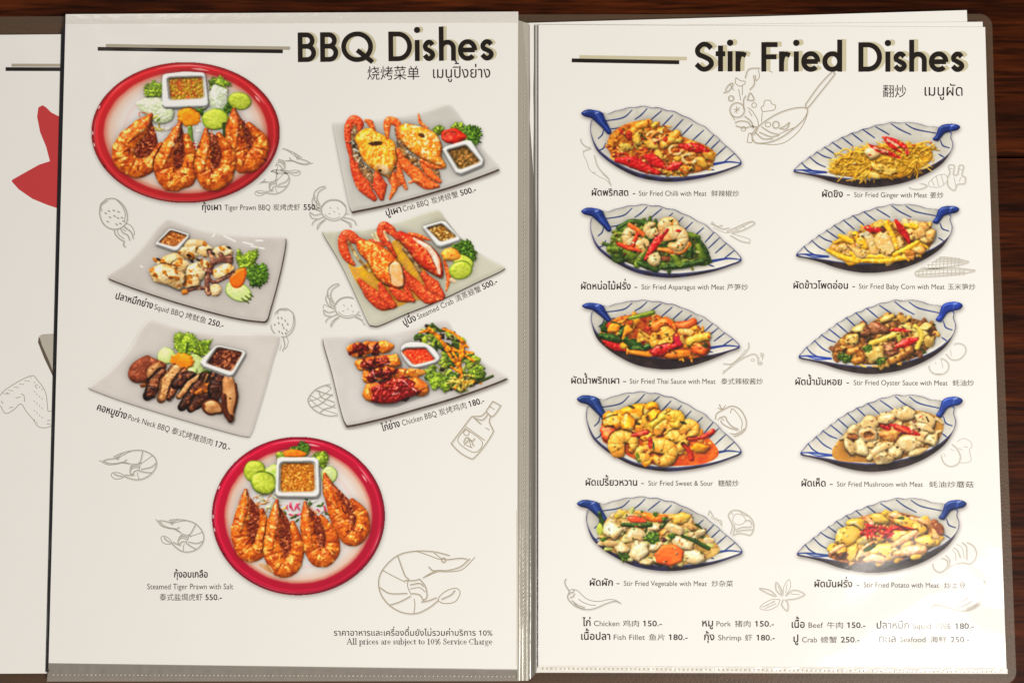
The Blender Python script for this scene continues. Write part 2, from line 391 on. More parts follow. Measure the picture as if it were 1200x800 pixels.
    def lettuce(s, c, rx, ry, ang=0, dark=0, pid=4):
        a, b = (C(84, 112, 32), C(36, 62, 18)) if dark else (C(134, 150, 48), C(84, 110, 30))
        for k in range(8):
            t = k * 2.4; d = .55 * (k / 8)**.3 if k < 7 else 0
            q = (c[0] + rx * d * math.cos(t), c[1] + ry * d * math.sin(t))
            m = .70 + .4 * s.r.rand()
            s.chunk(q, rx * .58, ry * .55, s.r.rand() * 180, a * m, b * m, np.minimum(a * 1.35, 1) * C(255, 255, 200), h=1.6, irr=.22, sc=1.9, th=.6, jag=.11, pid=pid, gl=.3, bump=.9, pw=.3)
            e = s.r.rand() * 6.28; s.line([q, (q[0] + rx * .4 * math.cos(e), q[1] + ry * .4 * math.sin(e))], min(rx, ry) * .05, np.minimum(a * 1.5, 1), alpha=.6, taper=(1, .3))
    def cucumber(s, c, rx, ry, ang=0, pid=4):
        s.chunk(c, rx, ry, ang, C(205, 214, 140), C(186, 200, 112), h=2, irr=.04, sc=3, pid=pid, gl=.5, rim=C(110, 140, 50), rimw=.88, pw=.3)
        s.chunk(c, rx * .5, ry * .5, ang, C(214, 220, 158), C(190, 202, 120), h=.4, irr=.1, sc=1.6, pid=pid, gl=.4)
    def shadow(s, d=(1.5, 2.5), sig=2.5, k=.5):
        """the soft dark edge the designer left round the cut-out picture"""
        m = (s.I >= 0).astype(float)
        a = np.roll(np.roll(m, int(d[1] * s.ss), 0), int(d[0] * s.ss), 1)
        s.S = np.clip(gblur(a, sig * s.ss) * k, 0, 1)
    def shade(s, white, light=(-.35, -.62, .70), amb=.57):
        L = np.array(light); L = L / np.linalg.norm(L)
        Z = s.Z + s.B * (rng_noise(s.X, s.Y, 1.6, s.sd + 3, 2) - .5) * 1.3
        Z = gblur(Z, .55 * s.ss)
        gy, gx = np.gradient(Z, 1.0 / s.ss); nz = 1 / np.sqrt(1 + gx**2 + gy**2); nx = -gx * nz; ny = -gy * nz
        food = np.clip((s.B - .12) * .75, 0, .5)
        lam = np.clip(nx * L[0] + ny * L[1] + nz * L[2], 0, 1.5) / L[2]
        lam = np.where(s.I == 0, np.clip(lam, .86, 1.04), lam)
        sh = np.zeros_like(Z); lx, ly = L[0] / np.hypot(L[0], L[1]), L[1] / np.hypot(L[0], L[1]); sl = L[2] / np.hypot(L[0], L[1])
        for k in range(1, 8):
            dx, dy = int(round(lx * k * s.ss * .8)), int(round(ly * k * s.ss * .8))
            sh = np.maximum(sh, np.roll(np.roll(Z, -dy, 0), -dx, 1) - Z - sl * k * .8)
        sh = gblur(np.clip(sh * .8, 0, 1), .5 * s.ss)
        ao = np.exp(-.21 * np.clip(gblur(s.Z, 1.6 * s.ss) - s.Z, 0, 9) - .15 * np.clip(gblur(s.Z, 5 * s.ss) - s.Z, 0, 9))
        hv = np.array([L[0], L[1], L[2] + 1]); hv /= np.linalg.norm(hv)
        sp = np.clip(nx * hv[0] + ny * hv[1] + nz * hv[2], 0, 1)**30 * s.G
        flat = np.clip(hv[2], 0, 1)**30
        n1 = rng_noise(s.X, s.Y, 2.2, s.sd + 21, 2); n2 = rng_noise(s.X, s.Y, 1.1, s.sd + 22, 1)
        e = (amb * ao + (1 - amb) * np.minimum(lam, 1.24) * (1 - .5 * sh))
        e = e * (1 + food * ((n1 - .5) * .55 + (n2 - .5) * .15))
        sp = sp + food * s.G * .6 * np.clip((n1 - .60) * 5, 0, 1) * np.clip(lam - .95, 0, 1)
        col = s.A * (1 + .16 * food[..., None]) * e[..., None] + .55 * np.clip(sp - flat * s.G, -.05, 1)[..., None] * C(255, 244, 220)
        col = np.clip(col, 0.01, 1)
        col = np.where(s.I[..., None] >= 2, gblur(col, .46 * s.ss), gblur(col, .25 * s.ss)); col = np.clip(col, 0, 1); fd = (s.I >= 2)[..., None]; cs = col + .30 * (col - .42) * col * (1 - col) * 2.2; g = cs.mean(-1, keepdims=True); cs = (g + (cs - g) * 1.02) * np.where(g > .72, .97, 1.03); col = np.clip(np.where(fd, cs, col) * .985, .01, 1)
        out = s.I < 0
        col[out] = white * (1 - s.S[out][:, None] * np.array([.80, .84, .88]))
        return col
# ---------------------------------------------------------------- the seventeen dishes
WHITE_L, WHITE_R = C(224, 216, 203), C(244, 236, 223)          # the unprinted page as the photograph shows it

def zp(pts, ox, oy, k): return [(ox + x / k, oy + y / k) for x, y in pts]

def enamel_plate(p, cx, cy, rx, ry, red, rim_in=.865):
    u = (p.X - cx) / rx; v = (p.Y - cy) / ry; q = np.hypot(u, v); t = np.arctan2(v, u)
    m = q < 1
    n = rng_noise(p.X, p.Y, 9, 5) - .5
    qq = q + .012 * n
    ramp_q = [0, .60, .66, .69, .74, .80, rim_in - .01, rim_in + .012, .925, .945, .965, .985, 1.0]
    w0, w1 = C(228, 220, 210), C(224, 212, 198)
    ramp_c = [w0, w0, C(228, 202, 188), w1, C(224, 202, 184), C(222, 186, 162), C(208, 120, 96), red, red * 1.02, np.minimum(red * 1.16 + .05, 1), red * .95, red * .78, red * .55]
    col = np.stack([np.interp(qq, ramp_q, [c[k] for c in ramp_c]) for k in range(3)], -1)
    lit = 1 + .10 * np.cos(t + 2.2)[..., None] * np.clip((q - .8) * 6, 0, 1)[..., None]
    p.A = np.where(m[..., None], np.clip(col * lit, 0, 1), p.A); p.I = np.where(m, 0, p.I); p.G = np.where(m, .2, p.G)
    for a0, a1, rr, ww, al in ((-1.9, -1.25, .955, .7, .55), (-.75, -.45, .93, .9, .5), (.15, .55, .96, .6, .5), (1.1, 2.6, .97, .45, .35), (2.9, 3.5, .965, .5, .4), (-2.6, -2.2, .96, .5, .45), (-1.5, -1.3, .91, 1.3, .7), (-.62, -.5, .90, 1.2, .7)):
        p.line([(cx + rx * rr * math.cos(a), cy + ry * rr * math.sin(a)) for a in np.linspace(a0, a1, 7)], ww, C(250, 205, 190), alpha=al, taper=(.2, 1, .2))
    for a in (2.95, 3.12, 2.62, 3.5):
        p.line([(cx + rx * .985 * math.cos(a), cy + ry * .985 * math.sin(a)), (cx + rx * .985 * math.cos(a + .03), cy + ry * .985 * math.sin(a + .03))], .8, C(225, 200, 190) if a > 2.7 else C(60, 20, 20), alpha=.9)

def dish_tiger_prawn():
    p = Pic(100, 66, 336, 247, 3)
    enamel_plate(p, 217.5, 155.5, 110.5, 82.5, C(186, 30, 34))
    p.use(0, 0, 3)
    p.lettuce((540, 320), 40, 32); p.lettuce((768, 298), 42, 26, pid=4); p.lettuce((700, 385), 30, 16, dark=1); p.lettuce((800, 370), 22, 30, dark=1)
    p.chunk((552, 388), 64, 42, 25, C(208, 208, 178), C(184, 192, 144), h=4, irr=.12, sc=3, pid=4, bump=1.3)
    p.chunk((768, 345), 38, 46, 15, C(212, 212, 188), C(186, 194, 154), h=4, irr=.1, sc=3, pid=4, bump=1.1)
    p.bowl([(570, 262), (650, 252), (722, 256), (735, 366), (725, 376), (580, 380), (570, 370)], [(592, 276), (712, 272), (716, 345), (600, 352)], C(176, 146, 40), C(140, 96, 26), C(178, 60, 30))
    p.lime((842, 356), 42, 31, 10); p.lime((757, 420), 48, 38)
    p.chunk((664, 412), 42, 34, 0, C(236, 150, 26), C(216, 120, 14), h=3, irr=.06, pid=4, jag=.04)
    p.heap([(480, 440), (540, 410), (590, 450), (560, 480), (500, 480)], 16, [('s', C(214, 176, 50), C(160, 140, 40), 4, .25), ('c', C(120, 140, 50), None, 2.5, .5), ('s', C(226, 214, 190), None, 4, .2)], pid=4)
    p.strip([(668, 450), (672, 500)], 9, C(120, 150, 60), pid=4); p.chunk((682, 522), 20, 18, 0, C(206, 36, 60), C(170, 20, 40), pid=4)
    p.heap([(640, 460), (700, 455), (705, 540), (655, 540)], 12, [('s', C(226, 218, 200), C(190, 190, 160), 4, .2)], pid=4)
    p.strip([(790, 440), (792, 500)], 8, C(60, 84, 30), pid=4)
    p.prawn([(532, 405), (500, 445), (450, 500), (435, 555), (480, 590), (535, 570), (565, 510)], 35)
    p.prawn([(822, 385), (825, 440), (828, 520), (860, 570), (905, 550), (918, 495), (875, 440)], 34)
    p.prawn([(634, 430), (600, 510), (575, 580), (605, 632), (655, 620), (672, 560), (655, 480)], 33)
    p.prawn([(724, 455), (722, 520), (715, 590), (745, 632), (792, 610), (802, 545), (770, 475)], 33)
    p.use(0, 0, 1); p.map = None; p.shadow((.8, 2), 2.2, .35)
    return p, WHITE_L, (0, .3)

def dish_salt_prawn():
    p = Pic(240, 505, 462, 708, 4)
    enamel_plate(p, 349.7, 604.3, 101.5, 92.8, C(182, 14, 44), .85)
    p.use(240, 505, 4)
    p.lettuce((452, 88), 52, 34, dark=1); p.lettuce((540, 130), 50, 36); p.lettuce((360, 118), 30, 22)
    p.chunk((420, 106), 50, 22, 0, C(232, 126, 24), C(214, 100, 14), h=3, pid=4)
    p.cucumber((582, 206), 38, 44, 20); p.chunk((320, 205), 45, 55, 10, C(196, 210, 120), C(160, 186, 70), h=4, pid=4)
    p.lime((234, 188), 52, 52); p.lime((276, 242), 62, 52, 20)
    p.heap([(240, 300), (340, 300), (340, 360), (260, 380)], 20, [('s', C(214, 206, 180), C(160, 170, 110), 4, .2), ('s', C(200, 120, 60), None, 4, .2)], pid=4)
    p.heap([(380, 330), (520, 320), (600, 380), (560, 430), (440, 420), (390, 420)], 26, [('s', C(190, 26, 66), C(230, 120, 140), 5, .25), ('s', C(226, 220, 206), None, 5, .2), ('c', C(84, 110, 40), None, 3, .5), ('s', C(226, 150, 40), None, 4, .25)], pid=4)
    p.bowl([(338, 132), (352, 122), (515, 122), (535, 135), (541, 290), (525, 310), (345, 308), (330, 295)], [(358, 150), (512, 148), (516, 282), (354, 284)], C(186, 112, 28), C(146, 74, 14), C(214, 160, 70))
    p.prawn([(562, 200), (582, 270), (618, 360), (650, 450), (700, 492), (738, 450), (735, 385), (690, 325)], 40)
    p.prawn([(192, 275), (182, 370), (165, 470), (195, 560), (248, 560), (280, 470), (268, 370)], 38)
    p.prawn([(470, 335), (478, 430), (500, 540), (545, 592), (595, 560), (595, 480), (545, 400)], 38)
    p.prawn([(338, 325), (325, 430), (315, 550), (355, 635), (410, 620), (436, 540), (412, 430)], 40)
    p.chunk((290, 640), 40, 14, 30, C(222, 150, 80), C(216, 176, 130), h=.1, pid=0, pw=.2, bump=0)
    p.map = None; p.shadow((.8, 2), 2.4, .35)
    return p, WHITE_L, (0, .3)

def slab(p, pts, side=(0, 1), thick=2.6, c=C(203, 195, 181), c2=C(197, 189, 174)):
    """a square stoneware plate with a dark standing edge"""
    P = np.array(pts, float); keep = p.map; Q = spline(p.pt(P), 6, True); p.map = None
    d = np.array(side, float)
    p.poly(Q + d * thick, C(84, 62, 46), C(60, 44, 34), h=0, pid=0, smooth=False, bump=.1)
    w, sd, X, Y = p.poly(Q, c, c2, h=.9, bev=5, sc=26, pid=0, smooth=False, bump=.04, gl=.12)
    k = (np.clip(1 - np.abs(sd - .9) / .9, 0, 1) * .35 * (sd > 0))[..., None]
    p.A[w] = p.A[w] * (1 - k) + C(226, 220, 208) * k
    p.map = keep

CRAB = (C(218, 112, 44), C(194, 76, 34), C(238, 180, 116))
def leg(p, pts, w, red=0, taper=(1, 1, .5)):
    taper = tuple(taper); taper = (taper[0] * .6,) + taper[1:-1] + (taper[-1] * .55,)
    a, b, c = CRAB
    if red: a, b, c = C(206, 88, 42), C(178, 54, 30), C(234, 158, 100)
    p.strip(pts, w * .95, a, b, c, sc=2.4, th=.70, pid=2, gl=.6, taper=taper, bump=1.0, h=p.ln(w) * .5)
def shell(p, pts, a, b, c, h=7, sp=1):
    w, sd, X, Y = p.poly(pts, a, b, c, h=h, bev=9, sc=3.0, th=.56, pid=2, gl=.55, bump=.9)
    if sp:
        n = rng_noise(X, Y, 1.5, 77, 2); k = (np.clip((n - .60) * 9, 0, 1) * (sd > 1) * .65)[..., None]
        p.A[w] = p.A[w] * (1 - k) + C(252, 220, 140) * k

def dish_crab_bbq():
    p = Pic(384, 116, 592, 256, 5); p.use(380, 115, 5.714)
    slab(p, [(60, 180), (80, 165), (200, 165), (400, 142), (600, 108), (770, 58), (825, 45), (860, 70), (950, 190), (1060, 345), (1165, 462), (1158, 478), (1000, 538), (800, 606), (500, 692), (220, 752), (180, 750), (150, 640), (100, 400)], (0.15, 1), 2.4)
    p.lettuce((965, 255), 95, 85, dark=1); p.lettuce((890, 195), 50, 30); p.lettuce((765, 212), 42, 32)
    p.chunk((858, 255), 82, 55, 10, C(222, 60, 24), C(190, 30, 16), pid=4, gl=.6); p.chunk((842, 250), 46, 30, 0, C(206, 40, 40), C(232, 110, 60), h=-1.5, pid=4)
    gy_ = (C(150, 110, 66), C(96, 74, 54), C(206, 190, 160))
    p.poly([(175, 180), (225, 195), (235, 330), (260, 430), (330, 500), (330, 610), (270, 560), (205, 440), (180, 320)], *gy_, h=1.5, bev=4, sc=2.4, pid=2, bump=1.2)
    p.poly([(470, 200), (520, 260), (560, 350), (640, 410), (760, 470), (770, 560), (690, 560), (580, 470), (500, 380), (485, 290)], *gy_, h=1.5, bev=4, sc=2.4, pid=2, bump=1.2)
    p.poly([(420, 480), (500, 440), (530, 560), (480, 600), (430, 560)], C(206, 100, 44), C(160, 80, 50), h=1.2, bev=4, sc=3, pid=2, bump=1.0)
    leg(p, [(630, 105), (645, 165), (690, 200)], 13, taper=(.6, 1, 1)); 
    leg(p, [(235, 215), (236, 172), (190, 148), (158, 215), (165, 320), (190, 440)], 30, 1, taper=(.8, 1.2, 1, .7, .6)); leg(p, [(275, 150), (305, 165), (335, 225)], 24, taper=(.7, 1, 1))
    p.heap([(190, 260), (240, 290), (260, 400), (225, 380), (185, 320)], 14, [('s', C(70, 60, 44), C(120, 110, 90), 3.4, .3), ('c', C(210, 200, 180), None, 2, .6)])
    leg(p, [(182, 400), (212, 500), (270, 600), (335, 672)], 38, 1, taper=(.6, .9, 1.2, 1)); leg(p, [(350, 500), (370, 590), (385, 670)], 45, 1, taper=(.7, 1.2, .8)); leg(p, [(215, 430), (240, 510), (330, 590)], 10, 1)
    leg(p, [(460, 500), (472, 590), (440, 675)], 24, taper=(1, 1, .6)); leg(p, [(495, 430), (510, 520), (548, 605)], 25, taper=(.8, 1, .9))
    p.heap([(440, 400), (480, 400), (480, 480), (440, 500)], 8, [('s', C(180, 170, 150), C(90, 80, 60), 3, .3)])
    shell(p, [(205, 275), (235, 225), (300, 200), (350, 225), (420, 260), (472, 300), (487, 360), (488, 430), (440, 525), (415, 528), (340, 490), (270, 430), (238, 370), (222, 320)], C(240, 156, 30), C(226, 112, 26), C(246, 196, 96), 8)
    p.chunk((400, 480), 55, 30, 35, C(226, 200, 160), C(206, 150, 90), h=1, pid=2)
    p.chunk((345, 303), 52, 15, 0, C(96, 56, 16), C(60, 36, 12), h=.5, pid=2, jag=.1); p.chunk((372, 485), 13, 10, 0, C(80, 44, 20), h=.3)
    leg(p, [(425, 270), (420, 190), (435, 150), (490, 175), (500, 265)], 27, 0, taper=(.6, 1, 1.1, 1, .8))
    p.heap([(490, 290), (560, 350), (640, 400), (700, 460), (640, 470), (540, 400)], 26, [('s', C(80, 66, 48), C(150, 130, 110), 4, .25), ('c', C(216, 206, 186), None, 2.4, .5), ('s', C(190, 130, 60), None, 4, .3)])
    leg(p, [(490, 350), (530, 430), (600, 500), (680, 570), (760, 590)], 40, 0, taper=(.6, .9, 1.1, 1.1, .7)); leg(p, [(650, 420), (700, 500), (775, 560)], 28, 0, taper=(.8, 1, .9)); leg(p, [(570, 565), (620, 555), (680, 590)], 14, 0)
    leg(p, [(650, 420), (720, 450), (790, 470)], 26, 0)
    shell(p, [(500, 195), (540, 170), (600, 180), (700, 210), (760, 255), (790, 330), (785, 390), (815, 450), (800, 470), (720, 440), (620, 390), (560, 340), (512, 280), (497, 230)], C(240, 150, 34), C(224, 104, 26), C(248, 214, 150), 8)
    p.chunk((650, 248), 22, 14, 20, C(100, 60, 20), C(60, 36, 14), h=.4)
    p.bowl([(790, 345), (810, 325), (950, 282), (985, 288), (1070, 415), (1062, 450), (915, 512), (880, 500)], [(825, 352), (950, 318), (1045, 428), (905, 480)], C(124, 86, 34), C(84, 64, 24), C(176, 120, 60))
    p.map = None; p.shadow((.5, 2.4), 1.8, .5)
    return p, WHITE_L, (0, .2)

def dish_steamed_crab():
    p = Pic(372, 244, 598, 388, 6); p.use(370, 245, 5.217)
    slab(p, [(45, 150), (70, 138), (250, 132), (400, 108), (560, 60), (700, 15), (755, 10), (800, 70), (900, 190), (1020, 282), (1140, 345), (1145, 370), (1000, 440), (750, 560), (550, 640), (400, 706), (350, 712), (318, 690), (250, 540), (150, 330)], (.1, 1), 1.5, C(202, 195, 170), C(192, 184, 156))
    p.poly([(195, 320), (260, 355), (430, 250), (480, 190), (560, 240), (690, 400), (760, 520), (690, 565), (600, 560), (440, 620), (370, 600), (250, 450)], C(214, 158, 30), C(196, 140, 60), h=.3, pid=2, gl=.4)
    leg(p, [(235, 340), (190, 290), (165, 210), (190, 155), (250, 190), (300, 200)], 32, 1, taper=(.5, 1, 1.1, 1, .8)); p.strip([(200, 200), (250, 290), (330, 380)], 9, C(216, 190, 130), C(120, 80, 40)); 
    leg(p, [(330, 195), (370, 205), (420, 225)], 22, 1); p.strip([(345, 155), (370, 195)], 6, C(236, 210, 150)); p.strip([(365, 145), (385, 195)], 6, C(236, 210, 150))
    leg(p, [(265, 435), (330, 510), (400, 570), (470, 595)], 42, 1, taper=(.5, 1, 1.2, .8)); leg(p, [(395, 460), (430, 540), (480, 590)], 34, 1, taper=(.8, 1.1, .9))
    leg(p, [(470, 490), (520, 530), (600, 560)], 40, 1, taper=(1, 1, .5)); leg(p, [(530, 370), (550, 470), (590, 540)], 26, 1)
    shell(p, [(250, 205), (300, 190), (400, 225), (470, 280), (520, 350), (528, 400), (515, 482), (440, 468), (372, 420), (320, 330), (262, 262)], C(230, 104, 20), C(214, 70, 20), C(246, 170, 84), 9)
    p.chunk((495, 400), 40, 85, -18, C(240, 200, 156), C(232, 156, 90), h=1.5, pid=2)
    leg(p, [(490, 290), (440, 210), (400, 150), (415, 100), (470, 140), (500, 180)], 28, 1, taper=(.5, .9, 1, 1.1, .9)); p.strip([(420, 140), (445, 190)], 9, C(240, 200, 150))
    p.strip([(540, 240), (600, 320), (650, 400)], 14, C(190, 160, 110), C(90, 60, 40)); leg(p, [(570, 150), (640, 170), (700, 190)], 18, 0)
    leg(p, [(545, 385), (610, 470), (690, 540), (770, 545)], 40, 1, taper=(.5, 1, 1.1, .7)); leg(p, [(660, 400), (715, 470), (775, 530)], 42, 1, taper=(.8, 1.1, .8)); leg(p, [(785, 315), (812, 420), (798, 500)], 17, 0); p.chunk((838, 435), 24, 14, 30, C(240, 206, 160))
    shell(p, [(508, 135), (560, 150), (650, 190), (720, 240), (768, 310), (776, 418), (700, 390), (620, 330), (560, 250), (500, 180)], C(200, 70, 30), C(176, 40, 24), C(226, 120, 60), 9, 0)
    p.strip([(600, 180), (690, 240), (735, 310), (755, 390)], 17, C(250, 226, 200), C(232, 170, 130), pid=2, h=1.5, taper=(.4, 1, 1.1, .5))
    p.lettuce((905, 240), 75, 50, 30, dark=1); p.lettuce((945, 285), 40, 45, dark=1); p.lettuce((880, 215), 40, 22, dark=1)
    p.lime((900, 320), 70, 42, 25); p.chunk((822, 278), 62, 42, 0, C(232, 140, 40), C(226, 170, 70), C(206, 60, 30), pid=4, gl=.6); p.lime((886, 374), 72, 56, -10)
    p.bowl([(650, 108), (680, 98), (770, 72), (800, 80), (888, 180), (880, 195), (765, 232), (740, 225)], [(680, 116), (770, 90), (860, 170), (765, 200)], C(150, 96, 26), C(110, 70, 20), C(232, 200, 130))
    p.map = None; p.shadow((.4, 1.6), 1.5, .4)
    return p, WHITE_L, (0, .2)

def dish_chicken():
    p = Pic(372, 371, 598, 504, 7); p.use(370, 370, 5.217)
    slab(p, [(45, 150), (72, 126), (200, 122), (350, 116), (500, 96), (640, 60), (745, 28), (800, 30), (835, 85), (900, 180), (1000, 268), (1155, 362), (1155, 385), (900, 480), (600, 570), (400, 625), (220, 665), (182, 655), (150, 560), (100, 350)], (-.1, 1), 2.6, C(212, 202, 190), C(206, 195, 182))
    gl1, gl2, og = C(120, 28, 18), C(88, 14, 14), C(220, 130, 40)
    for pts, w in (([(225, 205), (300, 205), (445, 185)], 46), ([(275, 300), (380, 282), (500, 275)], 44), ([(315, 375), (420, 350), (630, 355)], 44), ([(330, 480), (460, 465), (650, 425)], 62)):
        q = [np.array(a, float) for a in pts]; path = spline(pts, 6)
        for k, c in enumerate(path[1:-1:2]):
            t = (1 + 2 * k) / len(path)
            p.chunk(c + p.r.randn(2) * 4, w * 1.15, w * .92, p.r.randn() * 20, og if t < .15 or t > .72 else C(186, 92, 30), C(190, 100, 30), C(226, 160, 84), h=p.ln(w) * .5, irr=.16, sc=4, pid=2, gl=.6, bump=1.1)
        for k in range(22):
            t = .08 + .72 * p.r.rand(); c = path[int(t * (len(path) - 1))]
            p.chunk(c + (p.r.randn() * 6, p.r.randn() * w * .34 - 5), w * (.3 + .35 * p.r.rand()), w * (.22 + .2 * p.r.rand()), p.r.randn() * 30, (gl1, C(128, 36, 20), C(84, 18, 14))[k % 3], gl2, C(180, 76, 36), h=.7, irr=.3, sc=3, th=.66, pid=2, gl=.9, bump=.8)
    p.poly([(340, 520), (390, 430), (470, 385), (560, 385), (640, 430), (640, 470), (540, 510), (460, 535)], C(138, 22, 20), C(92, 10, 12), C(190, 60, 36), h=2, bev=5, sc=5, pid=2, gl=1.0, bump=1.1)
    for k in range(9): p.chunk((380 + 28 * k + p.r.randn() * 10, 450 + p.r.randn() * 30), 34, 18, p.r.randn() * 40, C(150, 34, 24), C(96, 14, 12), C(206, 96, 50), h=.8, irr=.3, sc=4, pid=2, gl=1.0, bump=.9)
    for a, b in (((350, 345), (365, 380)), ((590, 440), (615, 460)), ((470, 480), (510, 470)), ((420, 300), (450, 290)), ((330, 190), (350, 200)), ((540, 400), (560, 420))): p.line([a, b], 5, C(236, 196, 186), alpha=.6)
    p.heap([(620, 105), (700, 62), (790, 70), (900, 150), (970, 230), (1015, 340), (1000, 390), (900, 450), (770, 440), (700, 390), (680, 330), (770, 280), (750, 200), (640, 150)], 110, [('c', C(92, 112, 34), C(50, 70, 24), 5.5, .6), ('c', C(160, 168, 50), C(110, 130, 36), 5, .6), ('c', C(70, 50, 40), C(40, 40, 26), 4, .5), ('s', C(186, 180, 110), C(120, 130, 60), 6, .25), ('s', C(60, 84, 30), None, 6, .3)], pid=4)
    p.lettuce((735, 390), 50, 60, pid=4); p.lettuce((985, 340), 36, 55, pid=4); p.lettuce((790, 420), 60, 32); p.lettuce((830, 390), 40, 40, dark=1)
    ca = (C(236, 140, 24), C(214, 110, 20))
    for pts in ([(640, 100), (700, 95), (770, 155), (850, 240), (890, 350)], [(760, 140), (820, 240), (870, 310)], [(830, 195), (900, 235), (965, 275)], [(890, 155), (882, 280), (900, 400)], [(830, 315), (890, 355), (905, 440)], [(780, 80), (850, 110), (930, 190)], [(690, 75), (760, 130)], [(960, 225), (880, 215), (830, 210)], [(870, 420), (940, 400), (1010, 410)], [(850, 445), (890, 370)], [(905, 180), (900, 250)]):
        p.strip(pts, 8, *ca, pid=4, gl=.4)
    p.heap([(840, 380), (900, 370), (960, 400), (900, 450), (850, 440)], 14, [('s', C(216, 190, 90), C(180, 150, 60), 6, .14)], pid=4)
    p.strip([(980, 410), (1040, 385), (1080, 368)], 10, C(60, 74, 30), C(40, 46, 24), pid=4)
    p.chunk((640, 345), 34, 20, 0, C(216, 140, 60), pid=2); p.chunk((640, 425), 40, 30, 0, C(214, 130, 50), C(190, 90, 30), pid=2)
    p.bowl([(508, 205), (545, 165), (600, 158), (690, 168), (765, 245), (758, 280), (610, 325), (560, 300)], [(525, 220), (555, 198), (670, 196), (730, 268), (600, 300)], C(226, 70, 34), C(206, 44, 20), C(236, 110, 56), f=.5)
    p.map = None; p.shadow((-.2, 2.6), 1.8, .5)
    return p, WHITE_L, (0, .2)

def dish_squid():
    p = Pic(118, 250, 344, 384, 8); p.use(120, 250, 5.333)
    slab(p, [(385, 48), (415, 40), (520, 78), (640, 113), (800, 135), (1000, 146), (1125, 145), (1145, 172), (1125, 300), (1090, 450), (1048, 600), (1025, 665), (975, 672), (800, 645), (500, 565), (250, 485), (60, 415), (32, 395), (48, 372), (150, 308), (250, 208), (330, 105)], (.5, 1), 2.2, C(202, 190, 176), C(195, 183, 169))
    for a, b in (((760, 140), (830, 175)), ((930, 205), (1010, 220)), ((700, 130), (690, 145)), ((960, 170), (1000, 170)), ((240, 330), (250, 335)), ((880, 180), (940, 195))): p.line([a, b], 5, C(244, 238, 230), alpha=.8)
    p.lettuce((905, 288), 95, 48, 15); p.lettuce((970, 385), 75, 75, dark=1); p.cucumber((850, 490), 88, 58, 25)
    for k in range(3): p.strip([(870 + k * 24, 530 - k * 14), (915 + k * 14, 560 - k * 20)], 4, C(70, 84, 30), pid=4)
    p.poly([(793, 410), (830, 360), (890, 338), (900, 385), (872, 455), (820, 465)], C(240, 120, 24), C(220, 96, 14), h=3, pid=4, gl=.4)
    pal, tan, br = C(224, 200, 154), C(208, 166, 106), C(170, 96, 26)
    p.chunk((580, 195), 75, 32, 0, C(220, 196, 156), tan, h=3)
    for c, rx, ry, a in (((545, 250), 70, 45, 10), ((640, 235), 50, 40, 0), ((755, 250), 62, 50, 10), ((430, 300), 85, 50, -20), ((490, 330), 70, 50, 0), ((390, 385), 100, 70, 10), ((455, 410), 85, 62, 5), ((585, 370), 72, 62, -10), ((560, 430), 55, 45, -20), ((755, 365), 80, 45, -25), ((640, 320), 50, 30, 20), ((705, 480), 46, 38, -20)):
        p.chunk((c[0], c[1]), rx, ry, a, pal, tan, br, irr=.18, sc=6, th=.60, gl=.4, bump=.9)
    dk = (C(132, 86, 66), C(92, 52, 42))
    for pts, w in (([(670, 240), (690, 300), (660, 380), (655, 470), (665, 500)], 22), ([(800, 280), (740, 290), (690, 310)], 24), ([(740, 260), (760, 290), (800, 300)], 20), ([(660, 400), (700, 430), (790, 390), (820, 370)], 15), ([(510, 490), (570, 470), (640, 465)], 16), ([(640, 350), (680, 370)], 16)): p.strip(pts, w * .8, *dk, C(190, 140, 100), pid=2, gl=.5, bump=.9)
    p.chunk((515, 490), 22, 18, 0, C(206, 140, 50), br)
    for c in ((390, 370), (330, 385), (460, 360), (430, 400), (540, 265), (560, 260), (620, 300), (660, 320), (465, 405), (370, 300), (330, 290), (640, 190), (745, 220), (545, 395)): p.chunk(c, 22, 12, p.r.rand() * 90, C(190, 116, 30), C(130, 70, 20), h=.8, irr=.3)
    for c in ((540, 262), (350, 287), (560, 300), (600, 292), (790, 215), (690, 250)): p.chunk(c, 16, 8, 30, C(50, 36, 22), h=.6, irr=.3)
    p.bowl([(330, 195), (340, 178), (415, 98), (440, 96), (545, 130), (540, 150), (475, 232), (450, 236)], [(350, 182), (428, 106), (532, 140), (455, 210)], C(172, 98, 40), C(132, 66, 20), C(206, 140, 80))
    p.map = None; p.shadow((1, 2), 1.6, .4)
    return p, WHITE_L * .98, (0, .2)

